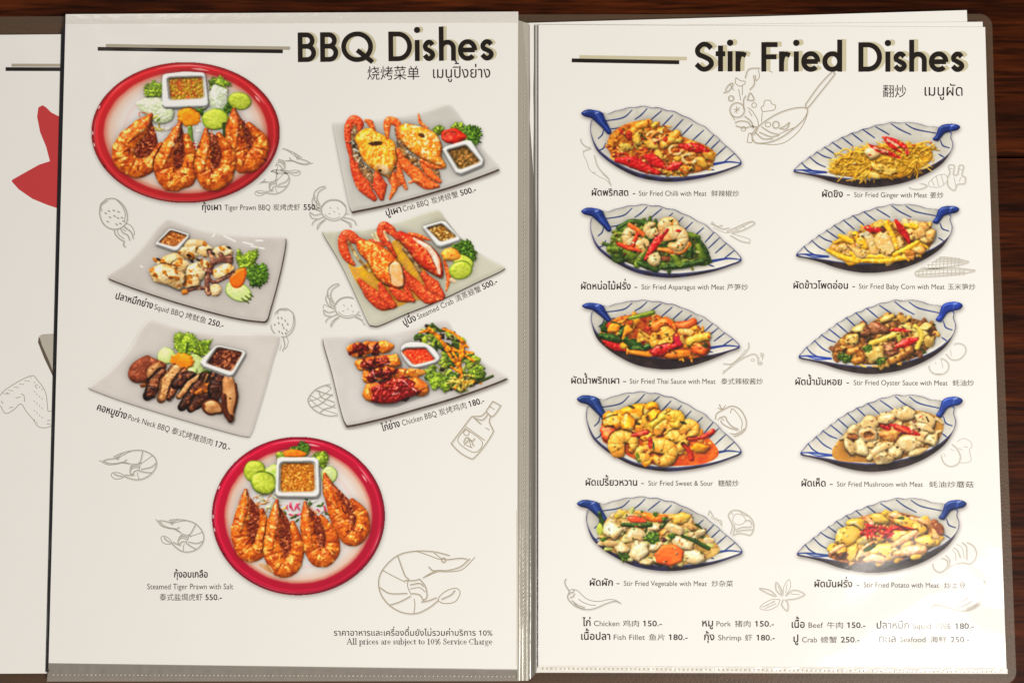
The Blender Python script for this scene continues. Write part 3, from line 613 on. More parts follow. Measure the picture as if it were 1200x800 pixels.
def dish_pork():
    p = Pic(96, 371, 334, 516, 9); p.use(95, 370, 5.0)
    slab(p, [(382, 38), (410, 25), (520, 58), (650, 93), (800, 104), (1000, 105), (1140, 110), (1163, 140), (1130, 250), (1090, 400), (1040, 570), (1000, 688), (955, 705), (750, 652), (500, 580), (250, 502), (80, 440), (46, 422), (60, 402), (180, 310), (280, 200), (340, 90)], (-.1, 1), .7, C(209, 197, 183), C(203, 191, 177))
    p.lettuce((610, 165), 72, 72, 0); p.lettuce((700, 185), 72, 50, 15); p.lettuce((575, 120), 30, 25); p.strip([(625, 160), (615, 220)], 6, C(60, 84, 30), pid=4); p.lettuce((740, 330), 32, 22, dark=1)
    p.cucumber((500, 235), 54, 50); p.cucumber((665, 285), 62, 66, 20); p.cucumber((640, 325), 40, 24)
    p.chunk((592, 265), 70, 47, 5, C(240, 140, 26), C(222, 116, 16), h=3, irr=.03, jag=.05, pid=4, pw=.3)
    mt = (C(150, 90, 54), C(104, 54, 32), C(60, 30, 20)); fat = (C(196, 144, 92), C(160, 104, 60), C(120, 66, 36))
    p.poly([(275, 345), (300, 280), (380, 232), (420, 245), (500, 285), (470, 345), (400, 385), (310, 390)], C(136, 70, 44), C(98, 44, 28), C(170, 104, 70), h=6, bev=6, sc=6, pid=2, bump=1.2)
    p.chunk((435, 330), 58, 50, -30, *fat, sc=7); p.chunk((370, 405), 28, 14, -20, C(190, 110, 50), C(110, 60, 30))
    for pts, w, k in (([(480, 330), (440, 390), (395, 470)], 34, 0), ([(400, 460), (420, 440), (440, 430)], 34, 2), ([(560, 310), (520, 390), (480, 480)], 40, 1), ([(610, 320), (560, 400), (520, 480)], 24, 0), ([(650, 350), (600, 380), (560, 400)], 38, 2), ([(700, 355), (640, 410), (580, 470)], 26, 1), ([(730, 350), (720, 400), (660, 460), (600, 530)], 36, 2), ([(745, 350), (735, 400), (700, 430)], 16, 1), ([(790, 340), (760, 420), (690, 500), (650, 540)], 34, 2), ([(800, 410), (740, 420), (680, 450)], 24, 3), ([(830, 350), (800, 430), (790, 480)], 40, 2)):
        w *= 1.22
        cc = (mt, fat, (C(76, 38, 26), C(46, 24, 18), C(130, 70, 34)), (C(206, 124, 40), C(150, 76, 24), C(80, 40, 20)))[k]
        p.strip([(a - w * .22, b + w * .1) for a, b in pts], w, cc[1] * .7, cc[1] * .5, sc=4, pid=2, gl=.4, bump=1.0, taper=(.7, 1.1, .55), h=p.ln(w) * .35)
        p.strip(pts, w * .86, *cc, sc=4, pid=2, gl=.5, bump=1.0, taper=(.6, 1.1, .45), h=p.ln(w) * .22, pw=.28)
        if k < 2: p.line([np.array(a) + (w * .7, 0) for a in pts], 4, C(66, 34, 20), alpha=.6)
    p.chunk((770, 535), 66, 48, 10, *fat, sc=8, gl=.5, rim=C(96, 46, 22), rimw=.72); p.strip([(862, 385), (875, 470), (870, 545), (878, 600)], 48, C(206, 152, 100), C(180, 120, 72), C(140, 80, 44), sc=9, th=.68, pid=2, gl=.5, taper=(.8, 1, .75, .45))
    p.strip([(835, 470), (845, 560), (875, 610)], 16, C(96, 44, 22), C(70, 32, 18), pid=2, h=2); p.strip([(905, 400), (912, 480), (895, 560)], 8, C(120, 60, 30), pid=2, h=1); p.chunk((876, 600), 20, 22, 0, C(80, 36, 20), h=1)
    p.chunk((874, 483), 6, 6, 0, C(60, 30, 18), h=.1)
    p.bowl([(698, 275), (712, 250), (785, 178), (810, 172), (955, 205), (968, 220), (895, 345), (870, 355), (720, 300)], [(738, 278), (802, 184), (948, 214), (882, 326)], C(92, 40, 24), C(54, 22, 14), C(170, 100, 60), sc=2.6)
    p.map = None; p.shadow((.3, 1.2), 1.2, .3)
    return p, WHITE_L * .98, (0, .2)
# leaf-shaped blue and white dishes of the right page; outlines in the zoom frame of each
HANDLE_A = [(105, 112), (140, 92), (190, 96), (228, 110), (247, 150), (282, 222), (262, 237), (232, 205), (190, 165), (165, 145), (122, 132)]
RIM_A = [(225, 112), (262, 116), (300, 101), (340, 92), (380, 80), (425, 78), (470, 70), (515, 80), (560, 80), (605, 96), (650, 102), (695, 125), (740, 143), (785, 172), (830, 192), (866, 226), (902, 252), (932, 286), (962, 310), (1012, 356), (1042, 405), (980, 436), (880, 466), (760, 486), (640, 496), (540, 489), (430, 466), (330, 421), (250, 371), (190, 311), (160, 231), (160, 171), (172, 150)]
RIBS_A = [[(402, 97), (350, 140), (242, 160)], [(365, 180), (320, 200), (280, 206)], [(490, 88), (455, 125), (420, 150)], [(575, 100), (510, 155)], [(640, 125), (580, 187)], [(700, 150), (640, 215)], [(755, 180), (690, 247)], [(820, 214), (750, 278)], [(880, 242), (830, 300)], [(912, 275), (850, 335)], [(950, 310), (890, 365)], [(1000, 350), (940, 398)], [(236, 212), (228, 240), (205, 262)], [(248, 290), (235, 318), (208, 332)], [(850, 436), (880, 446)]]
TIP_A = [[(1040, 405), (960, 398), (858, 413)], [(960, 400), (900, 412), (860, 420)]]
HANDLE_B = [(975, 135), (1002, 114), (1060, 107), (1100, 120), (1106, 140), (1085, 160), (1050, 168), (1012, 182), (988, 215), (968, 241), (936, 226), (955, 195), (966, 160)]
RIM_B = [(72, 468), (96, 430), (120, 401), (146, 384), (170, 357), (194, 343), (215, 319), (242, 306), (265, 281), (290, 270), (312, 246), (343, 232), (372, 208), (402, 198), (432, 176), (466, 168), (500, 147), (540, 138), (582, 117), (630, 110), (680, 94), (730, 100), (780, 95), (850, 106), (900, 125), (975, 134), (1050, 168), (1050, 212), (1064, 262), (1048, 322), (1000, 380), (920, 436), (820, 481), (700, 516), (560, 536), (450, 536), (330, 521), (230, 501), (140, 486)]
RIBS_B = [[(768, 110), (830, 150), (955, 180)], [(678, 108), (730, 150), (800, 190)], [(582, 132), (630, 165), (665, 190)], [(500, 150), (575, 215)], [(432, 180), (500, 245)], [(372, 212), (440, 278)], [(310, 248), (380, 310)], [(262, 285), (340, 348)], [(213, 322), (260, 355), (305, 372)], [(172, 362), (220, 410), (270, 438)], [(122, 405), (150, 440), (190, 464)], [(985, 235), (1000, 275), (1040, 292)], [(975, 340), (1005, 362)]]
TIP_B = [[(75, 462), (150, 462), (275, 478)], [(120, 462), (190, 482), (270, 480)]]

def boat(kind, box, hull, seed, food, blue=(34, 58, 140), cream=(226, 218, 199)):
    """kind 'a' tip to the right, 'b' tip to the left; box = the rim's box on the page"""
    H, R, RB, T = (HANDLE_A, RIM_A, RIBS_A, TIP_A) if kind == 'a' else (HANDLE_B, RIM_B, RIBS_B, TIP_B)
    allp = np.array(H + R, float); lo, hi = allp.min(0), allp.max(0)
    x0, y0, x1, y1 = box; k = np.array([(x1 - x0) / (hi[0] - lo[0]), (y1 - y0) / (hi[1] - lo[1])])
    m = lambda pts: [tuple(np.array([x0, y0]) + (np.array(q, float) - lo) * k) for q in pts]
    p = Pic(x0 - 6, y0 - 5, x1 + 6, y1 + hull + 8, seed)
    p.sd = seed * 100
    rim = np.array(m(R)); navy = C(52, 50, 92) if kind == 'a' else C(50, 40, 46); bl = C(*blue)
    # the outside of the bowl under the rim
    cx = (x0 + x1) / 2; n = len(rim)
    low = rim.copy(); f = np.clip(1 - np.abs((rim[:, 0] - cx - (8 if kind == 'b' else -8)) / ((x1 - x0) * .44))**2.2, 0, 1)
    bot = rim[:, 1] > (y0 + (y1 - y0) * .52)
    low[:, 1] += np.where(bot, hull * .88 * f + 1.2, 0)
    p.poly(low, C(62, 46, 44) if kind == 'b' or hull > 8 else C(50, 46, 84), C(40, 30, 32), h=0, pid=0, bump=.1, gl=.1, sc=8)
    p.poly(rim, C(96, 96, 130), C(66, 68, 110), h=.6, bev=1, pid=0, bump=.05, gl=.2)
    cen = rim.mean(0)
    dirs = rim - cen; L = np.hypot(dirs[:, 0], dirs[:, 1])[:, None]
    rim2 = rim - dirs / L * np.where(bot, 1.9, 1.0)[:, None]
    p.poly(rim2, C(*cream) * 1.02, C(216, 207, 187), h=-.5, bev=2.5, pid=0, bump=.05, gl=.15, sc=14)
    # inside of the bowl: far wall in shade, near lip bright
    w = p.win(x0, y0, x1, y1); g = np.clip((p.Y[w] - y0 - (y1 - y0) * .62) / ((y1 - y0) * .2), 0, 1)[..., None]
    pale = (p.A[w].min(-1) > .6)[..., None]
    p.A[w] = np.where(pale, p.A[w] * (1 + .10 * g), p.A[w])
    for r in RB: p.line(m(r), .70, bl * .78, alpha=.95, taper=(.8, 1.25, .9))
    for i in range(5, len(RB) - 3):
        a = np.array(m(RB[i]))[0]
    for t, wd in zip(T, (1.1, .8)): p.line(m(t), wd, bl, alpha=.95, taper=(.6, 1, 1.2))
    p.poly(np.array(m(H)), bl, bl * .8, h=3.2, bev=3, pid=1, gl=.9, bump=.1, sc=6)
    hp = np.array(m(H)); c = hp[1:5].mean(0); p.line([hp[1:4].mean(0), (hp[4] + hp[8]) / 2, (hp[5] * 2 + hp[6]) / 3], 1.1, C(74, 100, 184), alpha=.55, taper=(1.2, 1, .4)); p.line([c + (-3, 1), c + (1, -1)], .5, C(170, 185, 225), alpha=.8)
    p.G = np.where(p.I == 1, .7, p.G)
    food(p)
    p.map = None
    ii, jj = np.where(p.I == 2)
    for q in range(70):
        k = p.r.randint(len(ii)); c = np.array([p.X[0, jj[k]], p.Y[ii[k], 0]]); e = p.r.rand() * 6.28; l = 1 + 2.2 * p.r.rand()
        src = p.A[ii[p.r.randint(len(ii))], jj[p.r.randint(len(jj))]] if False else p.A[ii[(k * 7919) % len(ii)], jj[(k * 7919) % len(ii)]]
        if in_poly(c[:1], c[1:], rim2 * .94 + cen * .06)[0]:
            p.strip([c, c + (l * math.cos(e) * .6, l * math.sin(e) * .5), c + (l * math.cos(e + .5), l * math.sin(e + .5) * .8)], .45 + .5 * p.r.rand(), np.clip(src * (.55 + .6 * p.r.rand()), 0, 1), None, pid=2, gl=.6, h=.7)
    p.shadow((.6, 2.2), 2.2, .5)
    return p, WHITE_R, (0, .2)

YEL, ORA, RED, GRN, PAL, TAN, BRN, DGR = C(232, 180, 66), C(226, 124, 28), C(208, 36, 30), C(122, 136, 40), C(240, 214, 156), C(226, 178, 110), C(140, 86, 48), C(58, 82, 28)

def shrimp(p, c, r, a0=0, tail=None, body=None, curl=4.6):
    """a small curled cooked shrimp"""
    b = PAL if body is None else body
    pts = [(c[0] + r * .6 * math.cos(a0 + t), c[1] + r * .55 * math.sin(a0 + t)) for t in np.linspace(0, curl, 8)]
    p.strip(pts, r * .52, b, b * C(250, 215, 180) , C(240, 150, 60), sc=3, th=.66, segs=6, segc=b * C(245, 170, 110), pid=2, gl=.6, taper=(1.2, 1.2, 1, .8, .5), bump=.4)
    if tail is not None: p.strip([pts[-1]] + tail, r * .26, C(226, 90, 36), C(200, 40, 24), pid=2, gl=.6, taper=(.8, 1, .8))

def chili(p, pts, w, k=1):
    p.strip(pts, w * .88, C(206, 34, 32), C(164, 18, 22), C(232, 90, 60), sc=3, th=.64, pid=2, gl=.9, taper=(.45, 1.1, 1, .4), bump=.6, h=p.ln(w) * .4)
def bean(p, pts, w, dark=0):
    p.strip(pts, w, DGR * 1.15 if dark else C(128, 142, 46), C(40, 62, 20) if dark else C(92, 112, 30), sc=4, pid=2, gl=.55, taper=(.7, 1, .9), bump=.3)

def dish_chilli():
    def food(p):
        p.use(660, 110, 5)
        R = [(265, 262), (300, 215), (380, 172), (480, 155), (560, 182), (650, 222), (720, 258), (830, 300), (890, 350), (868, 425), (800, 458), (700, 470), (540, 474), (430, 440), (320, 400), (268, 335)]
        p.poly(R, C(196, 118, 30), C(150, 70, 20), h=1.5, bev=5, sc=4, pid=2, bump=.8)
        p.heap(R, 95, [('c', YEL, C(206, 140, 40), 4, .7), ('r', C(236, 196, 100), ORA, 4, .28), ('s', ORA, C(190, 80, 20), 6, .28), ('s', C(236, 200, 120), C(214, 140, 50), 5, .3), ('c', C(220, 150, 50), C(180, 90, 20), 4, .6), ('s', C(200, 40, 30), None, 4, .3), ('c', C(110, 110, 36), C(80, 50, 20), 2.4, .5)])
        for c in ((370, 310), (430, 260), (520, 300), (560, 370), (810, 400), (850, 360), (660, 260)): p.chunk(c, 44, 26, p.r.rand() * 90, C(238, 200, 96), C(214, 140, 40), h=4, pid=2, gl=.6)
        for c in ((530, 250), (660, 330), (740, 380), (560, 250)): p.strip([(c[0] + 38 * math.cos(t), c[1] + 26 * math.sin(t)) for t in np.linspace(0, 5.2, 9)], 9, C(244, 206, 140), C(230, 140, 60), pid=2, gl=.6)
        chili(p, [(315, 388), (400, 400), (470, 430), (560, 465)], 36); chili(p, [(480, 365), (540, 395), (600, 435)], 34); chili(p, [(680, 305), (780, 318), (850, 335)], 28); chili(p, [(615, 440), (690, 410)], 26)
        p.strip([(400, 230), (440, 190), (500, 170)], 22, C(240, 180, 70), ORA, pid=2, gl=.6); p.strip([(590, 300), (640, 260), (665, 235)], 24, C(244, 196, 90), ORA, pid=2, gl=.6)
        p.chunk((385, 240), 20, 26, 0, C(206, 60, 26), pid=2); p.chunk((600, 265), 14, 20, 0, C(210, 60, 30), pid=2)
    return boat('a', (681, 124, 869, 209.5), 3.2, 11, food)

def dish_asparagus():
    def food(p):
        p.use(660, 230, 5)
        R = [(290, 240), (340, 170), (430, 142), (560, 155), (680, 205), (790, 240), (862, 372), (790, 400), (620, 432), (450, 412), (340, 372), (270, 315)]
        p.poly(R, C(110, 110, 40), C(70, 76, 26), h=1.5, bev=5, sc=4, pid=2, bump=.8)
        p.heap(R, 70, [('s', C(120, 136, 42), DGR, 7, .3), ('s', C(80, 104, 34), DGR, 8, .26), ('s', C(160, 164, 60), C(110, 120, 40), 6, .3), ('c', C(90, 100, 34), DGR, 3, .6)])
        for pts, w, d in (([(320, 185), (400, 148), (485, 158)], 16, 1), ([(270, 308), (335, 312)], 22, 0), ([(295, 245), (345, 262)], 14, 0), ([(480, 315), (430, 405)], 20, 0), ([(500, 265), (570, 180)], 20, 1), ([(700, 215), (790, 242)], 18, 0), ([(785, 245), (830, 310), (855, 380)], 15, 1), ([(745, 280), (742, 355)], 20, 1), ([(790, 290), (818, 365)], 20, 0), ([(590, 418), (700, 405), (820, 382)], 18, 1), ([(440, 390), (545, 428)], 20, 1), ([(645, 345), (680, 395)], 18, 0), ([(340, 310), (345, 375)], 18, 1), ([(355, 320), (420, 350)], 18, 0)): bean(p, pts, w, d)
        shrimp(p, (410, 235), 60, 1, [(400, 300), (340, 285)]); shrimp(p, (470, 285), 40, 2); shrimp(p, (520, 190), 48, .4); shrimp(p, (620, 185), 58, 3.2); p.strip([(450, 320), (390, 305), (325, 280)], 12, C(232, 110, 40), C(206, 50, 30), pid=2, gl=.5)
        p.strip([(390, 170), (430, 195), (470, 225)], 14, C(236, 140, 60), C(220, 90, 40), pid=2, gl=.5)
        p.strip([(735, 280), (680, 320), (560, 312)], 20, C(240, 150, 60), C(226, 100, 40), pid=2, gl=.5, taper=(.8, 1.2, .5)); shrimp(p, (655, 255), 76, 3.8)
        chili(p, [(610, 198), (560, 250), (520, 310), (482, 370)], 24); chili(p, [(660, 200), (690, 205)], 10)
        p.chunk((535, 372), 44, 42, 0, PAL, C(226, 180, 110), h=6, pid=2, gl=.6); p.chunk((600, 365), 30, 14, 10, C(150, 70, 40), pid=2)
    return boat('a', (681, 239, 869, 322), 3.0, 12, food, cream=(226, 218, 199))

def dish_thai_sauce():
    def food(p):
        p.use(660, 340, 5)
        R = [(220, 230), (300, 165), (400, 142), (520, 132), (640, 180), (760, 185), (850, 280), (852, 370), (740, 402), (600, 402), (500, 382), (380, 362), (240, 312)]
        p.poly(R, C(206, 110, 30), C(160, 60, 24), h=1.5, bev=5, sc=4, pid=2, bump=.8)
        p.heap(R, 70, [('c', C(240, 160, 40), ORA, 4.5, .6), ('s', C(244, 180, 60), ORA, 6, .3), ('c', ORA, C(190, 60, 24), 4, .6), ('s', DGR, None, 6, .3), ('c', C(206, 50, 36), None, 3.5, .6), ('s', C(246, 196, 100), C(230, 140, 50), 5, .25)])
        for pts, w in (([(215, 265), (280, 280), (335, 290)], 26), ([(360, 285), (410, 320), (475, 345)], 34), ([(330, 265), (360, 225)], 22), ([(225, 215), (250, 240)], 20), ([(470, 335), (520, 325)], 18)): p.strip(pts, w, C(60, 96, 36), C(34, 60, 20), C(110, 140, 60), sc=5, pid=2, gl=.8, taper=(.5, 1.1, .6))
        bean(p, [(385, 165), (450, 150), (525, 130)], 15); bean(p, [(590, 175), (640, 180)], 12)
        p.poly([(260, 245), (280, 195), (330, 205), (320, 245)], C(244, 160, 40), ORA, h=3, pid=2, gl=.5); p.poly([(345, 290), (365, 205), (410, 235), (370, 265)], C(246, 160, 40), ORA, h=3, pid=2, gl=.5)
        for q in range(9): p.strip([(450, 235), (440 + q * 8, 260 + p.r.rand() * 20), (440 + q * 11, 290 + p.r.rand() * 14)], 7, C(250, 200, 90), C(236, 150, 50), pid=2)
        p.strip([(650, 215), (710, 208), (762, 185)], 24, C(236, 112, 50), C(220, 80, 30), pid=2, gl=.6); p.strip([(540, 215), (600, 190), (645, 225)], 30, C(240, 130, 44), C(222, 90, 30), pid=2, gl=.6)
        shrimp(p, (575, 285), 75, 5.3, None, C(244, 190, 80)); p.poly([(645, 265), (670, 250), (705, 275), (695, 330), (655, 325)], C(214, 40, 70), C(190, 24, 50), h=4, pid=2, gl=.9)
        chili(p, [(505, 375), (580, 345), (660, 325)], 34); chili(p, [(240, 300), (300, 330), (365, 350)], 24); p.chunk((700, 290), 30, 14, 60, C(240, 180, 80))
        p.strip([(740, 300), (790, 280), (840, 270)], 26, C(246, 200, 70), C(232, 150, 50), pid=2, gl=.6); p.strip([(690, 245), (750, 250)], 22, C(246, 210, 130), ORA, pid=2, gl=.6)
        p.chunk((800, 345), 50, 36, 20, ORA, C(214, 70, 30), h=4, pid=2, gl=.6); p.chunk((830, 320), 26, 16, 30, C(70, 70, 26), h=1); p.chunk((680, 375), 80, 26, -8, C(240, 150, 40), C(226, 110, 30), C(120, 60, 20), h=4, pid=2, gl=.7); p.chunk((450, 368), 80, 18, 8, C(238, 150, 50), ORA, h=3, pid=2, gl=.6); p.chunk((352, 328), 22, 18, 0, C(244, 180, 50), h=3)
    return boat('a', (682, 351, 867, 421), 12.5, 13, food)

def dish_sweet_sour():
    def food(p):
        p.use(670, 445, 5.714)
        R = [(205, 272), (300, 205), (520, 168), (620, 215), (740, 255), (860, 332), (985, 480), (900, 556), (700, 576), (560, 568), (400, 520), (290, 440), (208, 408)]
        p.poly(R, C(232, 110, 30), C(214, 76, 26), h=.6, bev=4, sc=7, pid=2, bump=.3, gl=.5)
        R2 = [(215, 280), (300, 205), (520, 168), (620, 215), (740, 255), (850, 340), (880, 460), (700, 520), (560, 560), (400, 510), (290, 440)]
        p.heap(R2, 60, [('c', C(248, 176, 40), C(240, 140, 30), 6, .7), ('c', C(250, 200, 80), C(240, 160, 40), 5, .7), ('s', C(240, 120, 40), None, 6, .3), ('c', C(244, 190, 110), C(240, 150, 60), 4.5, .7)])
        am = (C(250, 170, 26), C(240, 130, 20))
        for c, rx, ry in (((430, 215), 95, 55), ((530, 195), 55, 50), ((270, 280), 70, 60), ((380, 290), 50, 60), ((560, 240), 50, 50), ((860, 455), 60, 34), ((650, 250), 70, 60)): p.chunk(c, rx, ry, 0, am[0], am[1], C(252, 210, 110), h=6, sc=8, pid=2, gl=.8)
        p.chunk((250, 360), 52, 60, 0, C(240, 110, 40), C(222, 70, 30), h=4, pid=2, gl=.8)
        y = C(250, 200, 90)
        shrimp(p, (355, 430), 95, 2.4, None, y); shrimp(p, (620, 330), 62, 3, None, y); shrimp(p, (700, 420), 75, 3.6, None, y); shrimp(p, (790, 335), 66, 3.3, None, y); shrimp(p, (690, 270), 62, 4, None, C(236, 196, 70)); shrimp(p, (480, 490), 52, 1, None, y); shrimp(p, (605, 495), 92, 4.2, None, y); shrimp(p, (480, 320), 50, 3, None, C(250, 180, 60))
        p.strip([(530, 310), (580, 270), (610, 245)], 22, C(236, 206, 70), C(214, 160, 40), pid=2, gl=.7); p.strip([(480, 250), (500, 300), (520, 330)], 16, C(248, 180, 60), pid=2, gl=.6)
        for pts in ([(412, 372), (460, 362), (500, 350)], [(525, 395), (530, 440)], [(780, 395), (870, 385), (945, 345)], [(745, 430), (790, 480), (800, 525)]): p.strip(pts, 16, C(230, 80, 30), C(170, 30, 30), pid=2, gl=.7, taper=(.8, 1, 1.2))
        for c in ((400, 180), (745, 285), (440, 290)): p.chunk(c, 26, 9, 20, C(70, 64, 30), h=1, irr=.3)
        bean(p, [(435, 490), (450, 540)], 13); bean(p, [(548, 420), (548, 465)], 8, 1); p.strip([(210, 262), (260, 240), (305, 232)], 4, C(60, 50, 30), pid=2)
    return boat('a', (676, 458, 869, 549), 2.4, 14, food, blue=(34, 62, 128))

def dish_vegetable():
    def food(p):
        p.use(670, 570, 5.714)
        R = [(190, 262), (340, 158), (560, 178), (700, 182), (800, 222), (890, 300), (990, 412), (955, 465), (860, 500), (700, 528), (530, 520), (400, 490), (300, 450), (205, 390)]
        p.poly(R, C(220, 176, 100), C(180, 130, 60), h=1.5, bev=5, sc=4, pid=2, bump=.8)
        p.heap(R, 70, [('c', C(244, 210, 160), C(232, 176, 110), 5.5, .65), ('c', C(240, 226, 160), C(226, 200, 110), 5, .7), ('s', DGR, None, 5, .3), ('c', C(246, 196, 120), ORA, 4, .6), ('c', C(206, 206, 120), C(180, 180, 90), 5, .5)])
        for c, rx, ry, a in (((270, 290), 75, 55, 20), ((430, 330), 60, 60, 80), ((450, 430), 62, 75, 20), ((690, 285), 70, 36, 20), ((740, 375), 80, 40, 20), ((820, 470), 70, 52, 0), ((570, 400), 50, 34, -20), ((335, 415), 48, 42, 0), ((860, 310), 46, 22, -30), ((555, 270), 48, 26, 0), ((500, 500), 50, 24, 0)): p.chunk(c, rx, ry, a, C(246, 216, 160), C(236, 186, 120), C(246, 224, 176), h=5, sc=7, pid=2, gl=.6, bump=.6)
        p.chunk((260, 380), 58, 24, 5, C(240, 204, 150), C(226, 170, 100), h=4, pid=2, gl=.6); p.chunk((190, 280), 24, 50, 10, C(206, 206, 90), C(170, 180, 60), pid=2)
        p.chunk((735, 215), 62, 44, 0, C(248, 204, 96), C(240, 170, 60), h=6, pid=2, gl=.7); p.chunk((325, 185), 50, 22, -25, C(240, 200, 70), pid=2); p.chunk((790, 265), 44, 24, 20, C(236, 176, 100), pid=2)
        p.strip([(490, 192), (550, 215), (620, 212)], 24, C(244, 136, 36), C(230, 100, 24), pid=2, gl=.6); p.poly([(375, 205), (430, 195), (500, 225), (490, 245), (400, 240)], C(238, 104, 56), C(220, 70, 40), h=2.5, pid=2, gl=.6)
        bean(p, [(340, 252), (430, 258), (528, 255)], 18, 1); bean(p, [(740, 330), (830, 365), (915, 412)], 15, 1); bean(p, [(185, 175), (205, 240)], 16, 1); bean(p, [(600, 270), (640, 220)], 16, 1)
        for c, rx, ry in (((540, 340), 62, 36), ((670, 330), 28, 20), ((350, 465), 46, 24), ((560, 185), 20, 16), ((620, 215), 20, 16), ((215, 352), 26, 12)): p.lettuce(c, rx, ry, dark=1, pid=2)
        p.poly([(553, 452), (600, 392), (690, 382), (752, 432), (740, 502), (660, 532), (570, 512)], C(244, 118, 44), C(232, 92, 30), h=3.5, bev=3, sc=9, pid=2, gl=.5, smooth=False)
        p.chunk((615, 355), 28, 16, 20, C(90, 50, 40), pid=2)
    return boat('a', (676, 581, 870, 664), 4.5, 15, food, blue=(36, 66, 140))

def dish_ginger():
    def food(p):
        p.use(900, 110, 4)
        R = [(290, 362), (330, 302), (430, 255), (520, 240), (650, 235), (750, 252), (770, 302), (742, 332), (680, 372), (600, 396), (460, 396), (330, 382)]
        p.poly(R, C(222, 160, 40), C(196, 128, 28), h=1.5, bev=5, sc=3, pid=2, bump=.4)
        p.heap(R, 190, [('s', C(236, 180, 50), C(204, 136, 24), 8.5, .10), ('s', C(244, 198, 80), C(218, 156, 44), 9, .09), ('s', C(220, 158, 36), None, 8, .10), ('s', C(200, 140, 30), None, 6, .10)])
        p.chunk((488, 278), 38, 30, 10, C(244, 214, 156), C(232, 186, 120), h=5, pid=2, gl=.7)
        for c in ((510, 345), (575, 368), (500, 385), (545, 350)): p.chunk(c, 34, 15, -15 + p.r.rand() * 60, C(244, 204, 110), C(230, 170, 70), h=3, pid=2, gl=.6)
        chili(p, [(472, 240), (520, 262), (570, 280), (620, 300)], 13); chili(p, [(538, 203), (590, 220), (640, 250), (655, 290)], 13); chili(p, [(545, 215), (580, 245), (625, 275)], 10); p.strip([(560, 215), (610, 245)], 5, C(246, 190, 150), pid=2, gl=.6); p.strip([(500, 252), (560, 272)], 5, C(246, 180, 140), pid=2)
    return boat('b', (930, 143, 1125, 211), 9, 16, food, cream=(226, 218, 199))

def dish_baby_corn():
    def food(p):
        p.use(925, 230, 5.4545)
        R = [(250, 342), (330, 258), (430, 230), (560, 158), (640, 162), (780, 168), (900, 192), (926, 262), (900, 322), (820, 372), (730, 406), (480, 426), (330, 402)]
        p.poly(R, C(206, 140, 50), C(160, 90, 30), h=1.2, bev=5, sc=4, pid=2, bump=.6)
        p.heap(R, 55, [('c', C(240, 196, 130), TAN, 5.5, .65), ('c', C(236, 180, 90), C(200, 120, 50), 5, .6), ('s', C(246, 190, 50), C(230, 150, 30), 7, .3)])
        for c in ((860, 200), (870, 270), (800, 250), (830, 340), (900, 250), (840, 230), (770, 250)): p.chunk(c, 44, 32, p.r.rand() * 90, C(242, 196, 120), C(226, 150, 70), h=5, pid=2, gl=.6)
        corn = (C(248, 190, 44), C(234, 158, 26))
        for pts, w in (([(245, 345), (330, 385), (435, 415)], 20), ([(620, 170), (650, 240), (690, 330)], 24), ([(320, 250), (360, 275), (400, 290)], 18), ([(420, 240), (450, 280), (485, 320)], 28), ([(740, 185), (810, 195)], 20), ([(390, 360), (460, 410)], 18), ([(480, 412), (600, 412), (735, 392)], 20), ([(500, 385), (640, 385)], 18)): p.strip(pts, w, *corn, C(250, 214, 110), sc=3, pid=2, gl=.6, bump=.6, taper=(.6, 1, .9))
        ch = (C(240, 196, 126), C(226, 166, 90))
        for pl in ([(470, 240), (520, 235), (560, 300), (575, 370), (520, 370), (500, 310)], [(540, 280), (600, 215), (650, 270), (680, 360), (640, 390), (580, 360)], [(370, 305), (420, 330), (490, 345), (495, 390), (440, 395), (400, 350)], [(310, 320), (350, 300), (375, 330), (350, 360)], [(690, 260), (720, 270), (740, 320), (700, 330)]): p.poly(pl, *ch, C(246, 214, 160), h=4, bev=4, sc=6, pid=2, gl=.6, bump=.6)
        p.chunk((490, 242), 36, 18, -10, C(246, 226, 180), pid=2); p.chunk((575, 180), 40, 24, 0, C(232, 190, 80), pid=2); p.strip([(670, 375), (750, 335), (820, 295)], 18, *corn, pid=2, gl=.6)
        chili(p, [(485, 200), (540, 215), (590, 215)], 24); chili(p, [(680, 155), (715, 210), (745, 250), (768, 300)], 24); p.chunk((600, 215), 16, 20, 0, C(96, 40, 24), pid=2)
        p.chunk((770, 365), 40, 20, 0, C(210, 130, 50), pid=2)
    return boat('b', (933, 239, 1124, 310), 10, 17, food)

